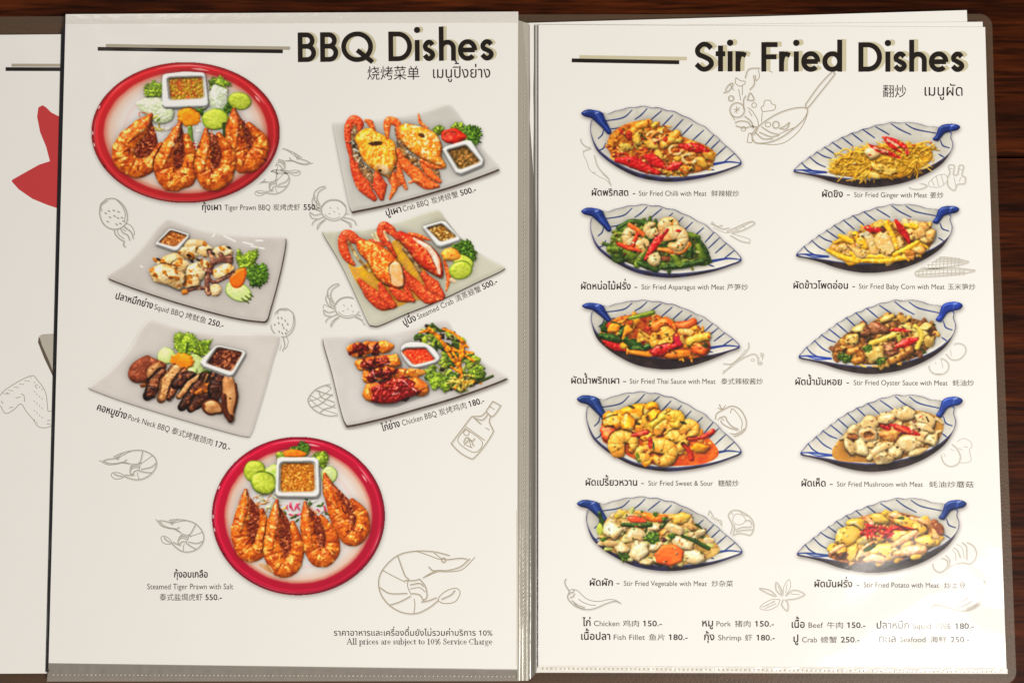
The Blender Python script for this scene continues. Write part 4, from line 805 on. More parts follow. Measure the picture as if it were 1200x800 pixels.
def dish_oyster():
    def food(p):
        p.use(900, 300, 4)
        R = [(303, 432), (370, 360), (460, 328), (540, 278), (650, 284), (760, 318), (792, 350), (772, 412), (700, 472), (580, 502), (450, 507), (328, 482)]
        p.poly(R, C(150, 96, 44), C(96, 60, 28), h=1.2, bev=5, sc=3, pid=2, bump=.8)
        p.heap(R, 100, [('c', C(150, 96, 60), C(104, 60, 36), 5, .65), ('c', C(232, 186, 96), C(206, 140, 56), 5, .65), ('s', C(232, 192, 90), C(206, 150, 60), 6, .22), ('s', DGR, None, 4, .3), ('c', C(190, 120, 50), C(130, 76, 30), 5, .6), ('c', C(80, 50, 26), None, 3, .5)])
        for c, rx, ry in (((510, 340), 50, 30), ((570, 435), 34, 30), ((450, 345), 40, 26), ((600, 470), 44, 26)): p.chunk(c, rx, ry, p.r.rand() * 60, C(158, 104, 66), C(116, 68, 42), h=5, pid=2, gl=.5, bump=1)
        for c, rx, ry in (((505, 458), 46, 40), ((395, 390), 32, 30), ((425, 340), 34, 20), ((720, 370), 34, 38), ((755, 400), 24, 30), ((740, 332), 30, 18), ((560, 290), 40, 16)): p.chunk(c, rx, ry, -20, C(240, 206, 120), C(222, 168, 80), h=5, pid=2, gl=.6)
        p.strip([(385, 450), (420, 440), (440, 480), (410, 490)], 16, C(220, 150, 60), C(160, 90, 30), pid=2, gl=.6); p.strip([(580, 490), (620, 470), (665, 440)], 20, C(206, 140, 60), C(140, 84, 36), pid=2, gl=.6)
        p.strip([(485, 410), (540, 390), (600, 365)], 14, C(240, 200, 90), C(214, 160, 50), pid=2, gl=.6); p.strip([(690, 330), (720, 370), (700, 430)], 12, C(240, 204, 90), C(206, 170, 60), pid=2, gl=.6); p.strip([(600, 350), (640, 330), (690, 350)], 10, C(232, 206, 110), pid=2, gl=.6); p.strip([(610, 360), (620, 400)], 12, C(206, 190, 80), pid=2)
        for c in ((370, 482), (470, 432), (530, 490), (345, 470)): p.lettuce(c, 26, 16, dark=1, pid=2)
        chili(p, [(598, 425), (650, 405), (702, 388)], 20); chili(p, [(565, 348), (620, 345), (672, 352)], 9)
    return boat('b', (936, 351, 1128, 430.5), 7.5, 18, food, blue=(38, 66, 168))

def dish_mushroom():
    def food(p):
        p.use(925, 445, 5.4545)
        R = [(275, 442), (340, 358), (420, 288), (560, 228), (700, 193), (850, 200), (960, 240), (987, 302), (940, 400), (820, 462), (640, 522), (450, 526), (300, 510)]
        p.poly(R, C(204, 144, 66), C(190, 126, 50), h=.6, bev=4, sc=9, pid=2, gl=.5, bump=.2)
        R2 = [(340, 400), (400, 330), (560, 240), (700, 205), (850, 215), (940, 260), (930, 380), (820, 450), (640, 505), (500, 510), (380, 460)]
        p.heap(R2, 45, [('c', C(240, 208, 150), C(226, 180, 110), 6, .65), ('c', C(224, 170, 100), C(190, 130, 70), 5, .7), ('s', C(240, 210, 150), C(220, 176, 110), 7, .3)])
        mu = (C(244, 212, 152), C(230, 184, 116), C(206, 150, 90))
        for c, rx, ry, a in (((740, 215), 75, 40, 0), ((870, 260), 70, 50, 30), ((870, 310), 60, 34, 30), ((620, 250), 60, 36, -10), ((510, 280), 64, 48, -10), ((410, 335), 44, 46, 0), ((770, 405), 80, 58, 10), ((860, 365), 46, 44, 0), ((600, 500), 70, 40, 0), ((680, 460), 50, 44, 0), ((820, 460), 60, 24, -20), ((460, 430), 44, 62, -30), ((390, 425), 34, 60, -30), ((910, 380), 40, 40, 0)): p.chunk(c, rx, ry, a, *mu, h=5.5, sc=8, th=.66, pid=2, gl=.6, bump=.6)
        p.strip([(510, 500), (560, 450), (640, 410)], 26, C(246, 214, 150), C(230, 180, 110), pid=2, gl=.6, taper=(.7, 1, 1.1))
        p.chunk((505, 350), 58, 48, 0, C(226, 170, 100), C(190, 120, 60), h=5, pid=2, gl=.6, rim=C(240, 206, 150), rimw=.7); p.chunk((505, 350), 28, 20, 0, C(166, 100, 50), h=-1, pid=2)
        p.chunk((650, 350), 70, 44, -10, C(224, 160, 80), C(180, 110, 50), C(240, 206, 150), h=5, sc=5, pid=2, gl=.6); p.chunk((410, 365), 36, 20, 0, C(170, 100, 50), h=2)
        chili(p, [(578, 285), (630, 305), (650, 300)], 20); chili(p, [(640, 285), (740, 320), (830, 350)], 24); p.strip([(690, 300), (760, 335)], 9, C(240, 110, 60), pid=2, gl=.6)
        p.strip([(875, 235), (890, 265)], 5, C(40, 40, 30), pid=2); p.chunk((690, 430), 10, 8, 0, C(60, 44, 26)); p.chunk((800, 265), 16, 10, 0, C(170, 110, 80))
    return boat('b', (938, 462, 1128, 544), 8.5, 19, food, blue=(40, 70, 160))

def dish_potato():
    def food(p):
        p.use(930, 570, 5.4545)
        R = [(225, 422), (300, 310), (380, 218), (480, 178), (620, 158), (750, 178), (860, 218), (950, 240), (957, 302), (900, 372), (830, 422), (650, 472), (500, 487), (350, 487), (250, 462)]
        p.poly(R, C(196, 124, 56), C(150, 84, 36), h=1.0, bev=5, sc=5, pid=2, bump=.5, gl=.5)
        p.heap(R, 55, [('c', C(248, 200, 84), C(240, 170, 50), 6, .7), ('c', C(240, 180, 110), C(220, 140, 70), 5, .6), ('s', C(236, 160, 90), C(206, 110, 60), 6, .3)])
        po = (C(250, 204, 100), C(244, 178, 60), C(250, 220, 150))
        for c, rx, ry, a in (((400, 240), 60, 44, -10), ((350, 315), 92, 62, -20), ((730, 235), 100, 42, 20), ((490, 345), 82, 42, 0), ((680, 315), 80, 36, -10), ((800, 270), 50, 40, 20), ((850, 345), 66, 40, 0), ((580, 420), 96, 58, -5), ((380, 425), 46, 58, 20), ((545, 205), 60, 32, 20)): p.chunk(c, rx, ry, a, *po, h=6, sc=9, pid=2, gl=.7, bump=.2, irr=.1)
        me = (C(242, 180, 120), C(226, 146, 84), C(250, 210, 170))
        for pts, w in (([(240, 420), (280, 395), (315, 375)], 20), ([(640, 375), (710, 335), (780, 290)], 26), ([(650, 430), (740, 410), (830, 400)], 34), ([(410, 460), (440, 420), (470, 430)], 28), ([(460, 470), (520, 455), (570, 465)], 28), ([(620, 180), (680, 190)], 22), ([(470, 200), (500, 235)], 18), ([(750, 200), (820, 220), (850, 235)], 16), ([(440, 400), (520, 345)], 16)): p.strip(pts, w, *me, sc=4, pid=2, gl=.5, bump=.8, taper=(.6, 1, .8))
        p.chunk((915, 300), 34, 42, 0, C(246, 206, 140), C(232, 170, 100), pid=2); bean(p, [(455, 410), (515, 375)], 14, 1); bean(p, [(670, 200), (700, 200)], 10, 1)
        p.heap([(440, 260), (480, 250), (600, 280), (620, 310), (520, 310), (450, 300)], 22, [('s', C(212, 36, 44), C(180, 20, 30), 6, .22), ('s', C(196, 30, 36), C(226, 90, 70), 5, .25)]); chili(p, [(620, 260), (690, 265), (765, 270)], 16); chili(p, [(560, 330), (610, 280), (640, 250)], 9); p.strip([(900, 230), (940, 290)], 22, C(170, 96, 50), C(140, 70, 36), pid=2); p.chunk((520, 240), 6, 5, 0, C(60, 44, 26)); p.chunk((310, 440), 40, 24, -20, C(130, 76, 40), h=.5)
    return boat('b', (934, 583, 1132.5, 661), 10, 20, food, blue=(38, 66, 140), cream=(226, 218, 199))
# ---------------------------------------------------------------- ink shapes: outlines traced from a field, so no two faces overlap
def field_to_faces(Fd, x0, y0, step, z):
    """the region Fd > 0 on a grid as flat faces: long runs of full cells, clipped cells at the edge"""
    H, W = Fd.shape; s = Fd > 0
    a, b, c, d = s[:-1, :-1], s[:-1, 1:], s[1:, 1:], s[1:, :-1]
    cnt = a.astype(int) + b + c + d; V = []; F = []
    full = cnt == 4
    for i in range(H - 1):
        r = full[i]
        if r.any():
            e = np.diff(np.concatenate([[0], r.astype(int), [0]])); st = np.where(e == 1)[0]; en = np.where(e == -1)[0]
            for p, q in zip(st, en):
                k = len(V); V += [(p, i), (q, i), (q, i + 1), (p, i + 1)]; F.append((k + 3, k + 2, k + 1, k))
    for i, j in zip(*np.where((cnt > 0) & (cnt < 4))):
        cs = ((j, i), (j + 1, i), (j + 1, i + 1), (j, i + 1)); f = [Fd[y, x] for x, y in cs]; pl = []
        for q in range(4):
            p0, p1, f0, f1 = cs[q], cs[(q + 1) % 4], f[q], f[(q + 1) % 4]
            if f0 > 0: pl.append(p0)
            if (f0 > 0) != (f1 > 0):
                t = f0 / (f0 - f1); pl.append((p0[0] + t * (p1[0] - p0[0]), p0[1] + t * (p1[1] - p0[1])))
        if len(pl) >= 3:
            k = len(V); V += pl; F.append(tuple(range(k + len(pl) - 1, k - 1, -1)))
    if not V: return None, None
    P = np.array(V, float) * step + (x0, y0)
    return P, F

def ink_shape(name, P, F, z, mat, parent):
    V = at_many(P, z); return mesh_obj(name, V, F, mat, parent)

_tc = {}
def plain_loops(s):
    """closed outlines of a line of writing, each in drawing order"""
    if not s: return []
    if s in _tc: return _tc[s]
    c = bpy.data.curves.new('lettering', 'FONT'); c.body = s; c.size = 1.0; c.resolution_u = 4; c.fill_mode = 'NONE'
    o = bpy.data.objects.new('lettering', c); COL.objects.link(o); bpy.context.view_layer.update()
    e = o.evaluated_get(bpy.context.evaluated_depsgraph_get()); me = e.to_mesh()
    V = np.array([v.co[:2] for v in me.vertices]); nb = {}
    for ed in me.edges:
        i, j = ed.vertices; nb.setdefault(i, []).append(j); nb.setdefault(j, []).append(i)
    e.to_mesh_clear(); bpy.data.objects.remove(o); bpy.data.curves.remove(c)
    seen = set(); loops = []
    for i in sorted(nb):
        if i in seen: continue
        lp = [i]; seen.add(i); cur = i
        nx = (i + 1) if (i + 1) in nb[i] else nb[i][0]
        while nx not in seen:
            lp.append(nx); seen.add(nx); cand = [q for q in nb[nx] if q not in seen]
            if not cand: break
            nx = cand[0]
        if len(lp) > 2: loops.append(V[lp])
    _tc[s] = loops; return loops

UPPER, TONE, LOWER, TALL = '\u0e31\u0e34\u0e35\u0e36\u0e37\u0e47', '\u0e48\u0e49\u0e4a\u0e4b\u0e4c', '\u0e38\u0e39', '\u0e1b\u0e1d\u0e1f'
def text_loops(s):
    """outlines with Thai marks set by hand (tone marks lifted over vowels) and a flag on the figure 1"""
    base = ''.join(ch for ch in s if ch not in UPPER + TONE + LOWER); out = list(plain_loops(base)); pre = ''
    for i, ch in enumerate(s):
        if ch in UPPER + TONE + LOWER:
            n = len(plain_loops(pre)); mk = plain_loops(pre + ch)[n:]; dx = dy = 0
            if ch in TONE:
                if (i and s[i - 1] in UPPER) or (i + 1 < len(s) and s[i + 1] == '\u0e33'): dy = .235
                elif dy == 0: dy = .03
            if ch in UPPER + TONE and pre and pre[-1] in TALL: dx = -.13
            out += [m + (dx, dy) for m in mk]
        else:
            if ch == '1':
                n = len(plain_loops(pre)); g = plain_loops(pre + ch)[n:]
                if g:
                    v = np.vstack(g); x, t, w = v[:, 0].min(), v[:, 1].max(), np.ptp(v[:, 0])
                    f = np.array([(x + w * .6, t), (x + w * .6, t - w * 1.15), (x - w * 1.35, t - w * 1.75), (x - w * 1.35, t - w * .75)])
                    sa = lambda q: float(np.sum(q[:, 0] * np.roll(q[:, 1], -1) - np.roll(q[:, 0], -1) * q[:, 1]))
                    out.append(f if sa(f) * sa(g[0]) > 0 else f[::-1])
            pre += ch
    return out

def lettering(name, s, x0, x1, yb, size, mat, z, parent, ang=0.0, thr=.5, sig=.14, ss=7):
    """a line of writing from x0 to x1 on the baseline yb (page pixels); size = pixels per em; thr under .5 is bolder"""
    loops = text_loops(s); allv = np.vstack(loops); lo, hi = allv[:, 0].min(), allv[:, 0].max(); kx = (x1 - x0) / (hi - lo)
    Q = [np.stack([(l[:, 0] - lo) * kx, -l[:, 1] * size], 1) for l in loops]; ay = np.vstack(Q)[:, 1]
    pad = 1.2; gx0, gy0 = -pad, ay.min() - pad; W = int((x1 - x0 + 2 * pad) * ss) + 2; H = int((ay.max() + pad - gy0) * ss) + 2
    D = np.zeros((H, W + 1))
    for l in Q:
        G = (l - (gx0, gy0)) * ss; n = len(G)
        for i in range(n):
            p, q = G[i], G[(i + 1) % n]
            if p[1] == q[1]: continue
            sg = 1 if q[1] > p[1] else -1; u, v = (p, q) if sg > 0 else (q, p)
            r0, r1 = int(math.ceil(u[1])), int(math.ceil(v[1]))
            for r in range(max(0, r0), min(H, r1)):
                x = u[0] + (r - u[1]) * (v[0] - u[0]) / (v[1] - u[1]); D[r, min(W, max(0, int(math.ceil(x))))] += sg
    A = (np.abs(np.cumsum(D, 1)[:, :W]) > .5).astype(float)
    B = gblur(A, sig * ss) - thr
    P, F = field_to_faces(B, gx0, gy0, 1.0 / ss, z)
    if P is None: return None
    ca, sa = math.cos(math.radians(ang)), math.sin(math.radians(ang))
    R = np.stack([x0 + P[:, 0] * ca - P[:, 1] * sa, yb + P[:, 0] * sa + P[:, 1] * ca], 1)
    return ink_shape(name, R, F, z, mat, parent)

def strokes(name, lines, wd, mat, z, parent, ss=4, soft=True, butt=False):
    """drawn lines: each a list of points (page pixels), optionally (points, width) or (points, width, 'c') for closed"""
    items = []
    for l in lines:
        w = wd; cl = False
        if isinstance(l, tuple): cl = len(l) > 2; w = l[1]; l = l[0]
        P = spline(l, 5, cl) if (soft and len(l) > 2) else np.array(l, float)
        items.append((P, w, cl))
    allp = np.vstack([i[0] for i in items]); mw = max(i[1] for i in items) + .7
    x0, y0 = allp.min(0) - mw; x1, y1 = allp.max(0) + mw
    W, H = int((x1 - x0) * ss) + 2, int((y1 - y0) * ss) + 2
    Fd = np.full((H, W), -9.0)
    for P, w, cl in items:
        j0, j1 = max(0, int((P[:, 0].min() - w - .5 - x0) * ss)), min(W, int((P[:, 0].max() + w + .5 - x0) * ss) + 2)
        i0, i1 = max(0, int((P[:, 1].min() - w - .5 - y0) * ss)), min(H, int((P[:, 1].max() + w + .5 - y0) * ss) + 2)
        X, Y = np.meshgrid(x0 + np.arange(j0, j1) / ss, y0 + np.arange(i0, i1) / ss)
        D, T = seg_dist(X, Y, P, cl); f = w - D
        if butt:
            for a, b in ((P[0], P[1]), (P[-1], P[-2])):
                u = (b - a) / np.hypot(*(b - a)); f = np.minimum(f, np.where(np.hypot(X - a[0], Y - a[1]) < w * 2.2, (X - a[0]) * u[0] + (Y - a[1]) * u[1], f))
        Fd[i0:i1, j0:j1] = np.maximum(Fd[i0:i1, j0:j1], f)
    P, F = field_to_faces(Fd, x0, y0, 1.0 / ss, z)
    return ink_shape(name, P, F, z, mat, parent) if P is not None else None

def arc(cx, cy, rx, ry, a0, a1, n=28): return [(cx + rx * math.cos(math.radians(a)), cy + ry * math.sin(math.radians(a))) for a in np.linspace(a0, a1, n)]

def heading_glyphs(spec, base, xh, cap, asc, w):
    """geometric sans capitals and small letters as centre lines; spec: (letter, left, right) in page pixels"""
    out = []; top, xt = base - cap + w, base - xh + w; bl = base - w
    for ch, l, r in spec:
        a, b = l + w, r - w; cx = (a + b) / 2
        if ch == 'B':
            m = base - cap * .53; r1, r2 = (m - top) / 2, (bl - m) / 2; b1 = b - (b - a) * .10
            out += [[(a, base), (a, base - cap)], [(a, top), (b1 - r1, top)] + arc(b1 - r1, m - r1, r1, r1, -80, 80, 14) + [(b1 - r1, m), (a, m)], [(a, m), (b - r2, m)] + arc(b - r2, bl - r2, r2, r2, -80, 80, 14) + [(b - r2, bl), (a, bl)]]
        elif ch == 'Q':
            rr = (b - a) / 2; cy = base - cap / 2; out += [arc(cx, cy, rr, cap / 2 - w + .6, 0, 362, 60), [(cx + rr * .0, cy + rr * .25), (b + w * .8, base + w * .3)]]
        elif ch == 'D':
            rr = (bl - top) / 2; out += [[(a, base), (a, base - cap)], [(a, top), (b - rr * .95, top)] + arc(b - rr * .95, (top + bl) / 2, rr * .95, rr, -85, 85, 24) + [(b - rr * .95, bl), (a, bl)]]
        elif ch == 'i': out += [[(cx, base), (cx, base - xh)], [(cx - .01, base - asc + w * 1.3), (cx + .01, base - asc + w * 1.3)]]
        elif ch == 'h':
            rr = (b - a) / 2; out += [[(a, base), (a, base - asc)], [(a, xt + rr)] + arc(cx, xt + rr, rr, rr, 180, 360, 20) + [(b, base)]]
        elif ch == 'e':
            rr = (b - a) / 2; cy = base - xh / 2; ry = xh / 2 - w; out += [[(a + .5, cy), (b, cy)], arc(cx, cy, rr, ry + .4, 2, -318, 40)]
        elif ch in 'sS':
            hh = cap if ch == 'S' else xh; t, bo = base - hh + w, bl; mid = (t + bo) / 2; q = (b - a)
            out += [[(b - q * .02, t + hh * .13), (cx + q * .22, t + hh * .01), (cx - q * .12, t), (a + q * .07, t + (mid - t) * .38), (a + q * .14, t + (mid - t) * .80), (cx, mid), (b - q * .10, mid + (bo - mid) * .28), (b - q * .02, mid + (bo - mid) * .66), (cx + q * .16, bo), (cx - q * .18, bo - hh * .01), (a - q * .02, bo - hh * .16)]]
        elif ch == 't': out += [[(cx, base), (cx, base - cap * .88)], [(l, xt), (r, xt)]]
        elif ch == 'r': out += [[(a, base), (a, base - xh)], [(a, xt + xh * .42), (a + (b - a) * .2, xt + xh * .12), (a + (b - a) * .62, xt + .2), (b + w * .6, xt + xh * .07)]]
        elif ch == 'F': m = base - cap * .50; out += [[(a, base), (a, base - cap)], [(a, top), (r, top)], [(a, m), (r - (r - l) * .06, m)]]
        elif ch == 'd': rr = (b - a) / 2; out += [arc(cx, base - xh / 2, rr, xh / 2 - w + .3, 0, 361, 40), [(b, base), (b, base - asc)]]
    return out

def heading(spec, base, xh, cap, asc, w, ang, shift, z, parent, pivot):
    ca, sa = math.cos(math.radians(ang)), math.sin(math.radians(ang))
    def rot(ls, d): return [[(pivot[0] + (x - pivot[0]) * ca - (y - base) * sa + d[0], base + (x - pivot[0]) * sa + (y - base) * ca + d[1]) for x, y in l] for l in ls]
    g = heading_glyphs(spec, base, xh, cap, asc, w)
    dots = [l for l in g if len(l) == 2 and math.hypot(l[0][0] - l[1][0], l[0][1] - l[1][1]) < .1]; rest = [l for l in g if l not in dots]
    def both(name, d, mat, zz, par):
        L = [(l, w) for l in rot(rest, d)] + [(l, w * 1.28) for l in rot(dots, d)]
        items = []
        # butt-ended strokes and round dots in one field
        return strokes_mixed(name, L, [len(x[0]) == 2 and math.hypot(x[0][0][0] - x[0][1][0], x[0][0][1] - x[0][1][1]) < .1 for x in L], mat, zz, par)
    h = both('heading', (0, 0), M['black'], z, parent)
    both('heading_shadow', shift, M['khaki'], L3, h)
    return h

def strokes_mixed(name, L, rnd, mat, z, parent, ss=5):
    allp = np.vstack([np.array(l[0], float) for l in L]); mw = 6
    x0, y0 = allp.min(0) - mw; x1, y1 = allp.max(0) + mw; W, H = int((x1 - x0) * ss) + 2, int((y1 - y0) * ss) + 2
    Fd = np.full((H, W), -9.0)
    for (l, w), rd in zip(L, rnd):
        P = np.array(l, float)
        if not rd and len(P) > 2 and len(P) < 14: P = spline(l, 6)
        j0, j1 = max(0, int((P[:, 0].min() - w - 1 - x0) * ss)), min(W, int((P[:, 0].max() + w + 1 - x0) * ss) + 2)
        i0, i1 = max(0, int((P[:, 1].min() - w - 1 - y0) * ss)), min(H, int((P[:, 1].max() + w + 1 - y0) * ss) + 2)
        X, Y = np.meshgrid(x0 + np.arange(j0, j1) / ss, y0 + np.arange(i0, i1) / ss)
        D, T = seg_dist(X, Y, P, False); f = w - D
        if not rd and np.hypot(*(P[0] - P[-1])) > 2.5:
            for a, b in ((P[0], P[1]), (P[-1], P[-2])):
                u = (b - a) / np.hypot(*(b - a)); s = (X - a[0]) * u[0] + (Y - a[1]) * u[1]
                f = np.where((s < 0) & (np.hypot(X - a[0], Y - a[1]) < w * 1.5), np.minimum(f, s), f)
        Fd[i0:i1, j0:j1] = np.maximum(Fd[i0:i1, j0:j1], f)
    P, F = field_to_faces(Fd, x0, y0, 1.0 / ss, z)
    return ink_shape(name, P, F, z, mat, parent)
# ---------------------------------------------------------------- the pencil drawings between the dishes (page pixels)
def shrimp_lines(f, legs=1):
    """a side view of a shrimp in a unit frame: head to the right; f maps (u, v) to the page"""
    L = [[(.78, .17), (.62, .12), (.42, .11), (.24, .16), (.10, .30), (.02, .48), (.03, .68), (.12, .85), (.26, .96), (.42, .98), (.56, .90), (.66, .80)],
         [(.66, .80), (.72, .84), (.84, .82), (.90, .70), (.86, .63), (.76, .66), (.68, .74), (.66, .80)], [(.70, .78), (.80, .72), (.84, .66)], [(.64, .76), (.56, .80), (.48, .82)],
         [(.42, .11), (.58, .18), (.66, .22), (.76, .23)], [(.76, .23), (.90, .21), (.97, .22)], [(.50, .48), (.58, .42), (.66, .38), (.76, .38), (.90, .33), (1.0, .22)], [(.54, .46), (.66, .40), (.76, .40), (.92, .37), (1.06, .20)],
         [(.56, .33), (.60, .38), (.66, .38)], [(.22, .17), (.25, .28), (.30, .45), (.34, .50)], [(.06, .38), (.16, .45), (.30, .54)], [(.03, .62), (.14, .70), (.32, .70)], [(.14, .86), (.24, .82), (.36, .74)], [(.40, .97), (.41, .86), (.40, .78)],
         [(.30, .52), (.40, .52), (.46, .50)], [(.36, .58), (.46, .56), (.50, .60)], [(.36, .64), (.46, .62), (.52, .68)], [(.38, .70), (.46, .72), (.50, .80)], [(.46, .50), (.52, .60), (.54, .74), (.50, .80)], [(.34, .50), (.33, .60), (.37, .72)], [(.62, .14), (.70, .22)]]
    E_ = [(.72 + .022 * math.cos(t), .235 + .03 * math.sin(t)) for t in np.linspace(0, 6.28, 9)]
    return [[f(*p) for p in l] for l in L] + [[f(*p) for p in E_]]
def frame(x0, y0, w, h, ang=0, flip=1):
    a = math.radians(ang)
    def f(u, v):
        u, v = ((u if flip > 0 else 1 - u) - .5) * w, (v - .5) * h
        return (x0 + w / 2 + u * math.cos(a) - v * math.sin(a), y0 + h / 2 + u * math.sin(a) + v * math.cos(a))
    return f
def crab_lines(x, y, s):
    """crab seen from above, body middle at (x, y)"""
    g = lambda pts: [(x + a * s, y + b * s) for a, b in pts]
    L = [g(arc(0, 0, .98, .82, 0, 362, 22)), g([(-.9, -.25), (-.5, -.62), (0, -.72), (.5, -.62), (.9, -.25)]),
         g([(-.95, -.2), (-1.25, -.45), (-1.55, -.9), (-1.5, -1.4), (-1.1, -1.75), (-.7, -1.85)]), g([(-1.1, -.4), (-1.3, -.9), (-1.2, -1.35), (-.9, -1.6), (-.65, -1.75)]), g([(-1.5, -.9), (-1.3, -.9)]), g([(-1.5, -1.1), (-1.7, -.7), (-1.5, -.2), (-1.1, .1)]), g([(-1.35, -.75), (-1.35, -.3), (-1, -.05)]),
         g([(-1, .1), (-1.4, .0), (-1.8, -.2), (-1.9, .1)]), g([(-1, .3), (-1.5, .4), (-1.85, .2), (-1.75, .6), (-1.3, .7)]), g([(-.8, .55), (-1.3, .75), (-1.6, .95), (-1.7, 1.15)]), g([(-.6, .7), (-1, .95), (-1.25, 1.2), (-1.3, 1.5)]), g([(-.7, .8), (-1.05, 1.1), (-1.3, 1.5)]),
         g([(.6, .7), (1.0, .9), (1.3, 1.05), (1.35, 1.35)]), g([(.6, .8), (1.1, 1.05), (1.3, 1.35)]), g([(.8, .6), (1.3, .7), (1.6, .85), (1.75, 1.15)]), g([(.95, .3), (1.4, .3), (1.7, .5)]), g([(.95, -.2), (1.25, -.45), (1.5, -.9), (1.4, -1.4), (1.0, -1.75)]),
         g([(-.3, -.2), (-.2, -.1)]), g([(.3, -.2), (.35, -.05)]), g([(0, .1), (.1, .2)]), g([(-.4, .3), (-.25, .3)]), g([(.4, .35), (.5, .3)]), g([(-.7, .35), (-.35, .62), (.1, .68), (.5, .55)])]
    return L
def squid_lines(x, y, s, ang=0):
    a = math.radians(ang); ca, sa = math.cos(a), math.sin(a)
    g = lambda pts: [(x + s * (u * ca - v * sa), y + s * (u * sa + v * ca)) for u, v in pts]
    L = [g([(0, -1.15), (.5, -.95), (.82, -.4), (.85, .2), (.6, .75), (.1, .95), (-.45, .8), (-.82, .3), (-.82, -.35), (-.5, -.95), (0, -1.15)]), g([(.6, -.8), (.74, -.3), (.74, .2), (.5, .65)]), g([(-.6, -.6), (-.5, -.9), (0, -1.03)]),
         g([(-.35, .85), (-.4, 1.2), (-.25, 1.6), (-.05, 1.85)]), g([(-.15, .92), (-.2, 1.3), (0, 1.7)]), g([(.05, .95), (.1, 1.3), (.3, 1.55), (.3, 1.9)]), g([(.3, .9), (.45, 1.2), (.6, 1.5), (.55, 1.9)]), g([(.5, .8), (.75, 1.1), (.8, 1.5), (.7, 1.75)]), g([(-.05, 1.85), (-.2, 2.0), (-.15, 2.2)]), g([(.2, 1.1), (.3, 1.3)]), g([(.35, 1.05), (.5, 1.3)])]
    for u, v in ((-.45, -.35), (-.2, -.4), (.1, -.3), (.35, -.1), (-.3, 0), (0, .05), (.15, .25), (.4, .35), (-.1, .6), (.15, .65), (.4, .6), (-.55, .2)): L.append((g([(u, v), (u + .07, v + .09)]), .8))
    return L
def chili_lines(f): 
    return [[f(*p) for p in l] for l in ([(.03, 0), (.01, .08), (.03, .22), (.08, .36), (.09, .42)], [(.09, .40), (.14, .34), (.24, .38), (.32, .52), (.40, .64), (.52, .72), (.66, .72), (.78, .67), (.90, .68), (1.0, .78)], [(.09, .42), (.06, .58), (.10, .72), (.20, .88), (.34, .98), (.48, .98), (.62, .90), (.74, .80), (.90, .72), (1, .78)], [(.08, .5), (.12, .44), (.16, .42), (.17, .36)], [(.26, .66), (.34, .76), (.46, .84), (.56, .86)], [(.14, .7), (.24, .84), (.36, .92)], [(.11, .6), (.16, .56), (.18, .48)], [(.18, .80), (.26, .92), (.36, .97)])]

def zl(L, ox, oy, k):
    out = []
    for l in L:
        if isinstance(l, tuple): out.append((zp(l[0], ox, oy, k),) + l[1:])
        else: out.append(zp(l, ox, oy, k))
    return out

SKETCH_BBQ = [
    ('shrimp_sketch', shrimp_lines(frame(306, 172, 56, 34, 22)), .34, 'pencil', 'pencil shrimp with its head pointing right, upper of the two by the red plate'),
    ('shrimp_sketch', shrimp_lines(frame(290, 198, 50, 32, -22, -1)), .34, 'pencil', 'pencil shrimp with its head tucked under the red oval plate'),
    ('squid_sketch', squid_lines(133, 252, 18, -24), .42, 'pencil', 'pencil squid beside the oval red plate'),
    ('squid_sketch', squid_lines(331, 379, 16, 16), .36, 'pencil', 'pencil squid half behind the pork plate'),
    ('crab_sketch', crab_lines(391, 246, 15), .34, 'pencil', 'pencil crab below the upper crab plate'),
    ('crab_sketch', crab_lines(407, 360, 15), .34, 'pencil', 'pencil crab beside the steamed crab plate'),
    ('shrimp_sketch', shrimp_lines(frame(122, 524, 62, 40, -12, -1)), .40, 'pencil', 'pencil shrimp below the pork caption'),
    ('shrimp_sketch', shrimp_lines(frame(184, 604, 56, 42, 8, -1)), .40, 'pencil', 'pencil shrimp left of the round red plate'),
    ('shrimp_sketch', shrimp_lines(frame(442, 636, 108, 84, 0)), .46, 'sepia', 'large sepia shrimp in the lower corner'),
    ('ham_sketch', zl([[(465, 560), (410, 565), (350, 590), (310, 630), (298, 665), (320, 705), (370, 740), (430, 757), (500, 752)], [(312, 630), (360, 655), (420, 690), (490, 715)], [(345, 598), (400, 615), (480, 640)], [(410, 568), (440, 580), (470, 590)], [(300, 668), (360, 650), (420, 610), (450, 580)], [(320, 705), (380, 680), (440, 630), (480, 600)], [(370, 740), (400, 715), (450, 700), (490, 660)], [(310, 650), (350, 690), (400, 720), (480, 745)], [(365, 600), (380, 640), (430, 660), (485, 680)]], 305, 345, 5.333), .40, 'pencil', 'pencil ham with crossed lines behind the chicken plate'),
    ('bottle_sketch', zl([[(1030, 112), (1090, 145), (1095, 160), (1030, 245), (985, 215), (975, 195), (1030, 112)], [(1005, 160), (1045, 185)], [(975, 200), (930, 240), (860, 245), (835, 258), (750, 370), (675, 470), (672, 490), (740, 560), (830, 612), (870, 605), (960, 500), (1030, 390), (1030, 360), (1000, 290), (1015, 240)], [(795, 335), (960, 455)], [(790, 350), (940, 470), (870, 562), (725, 465), (790, 350)], [(860, 250), (900, 290), (925, 310)], [(985, 230), (940, 275), (870, 262)], arc(800, 390, 24, 24, 0, 360, 12), [(775, 470), (800, 430), (850, 460), (870, 440)], [(780, 490), (830, 450), (860, 500)], [(800, 500), (850, 520)], [(820, 430), (840, 520)], [(970, 345), (1000, 365)]], 440, 455, 7.5), .42, 'sepia', 'sepia bottle with a label near the chicken price'),
]
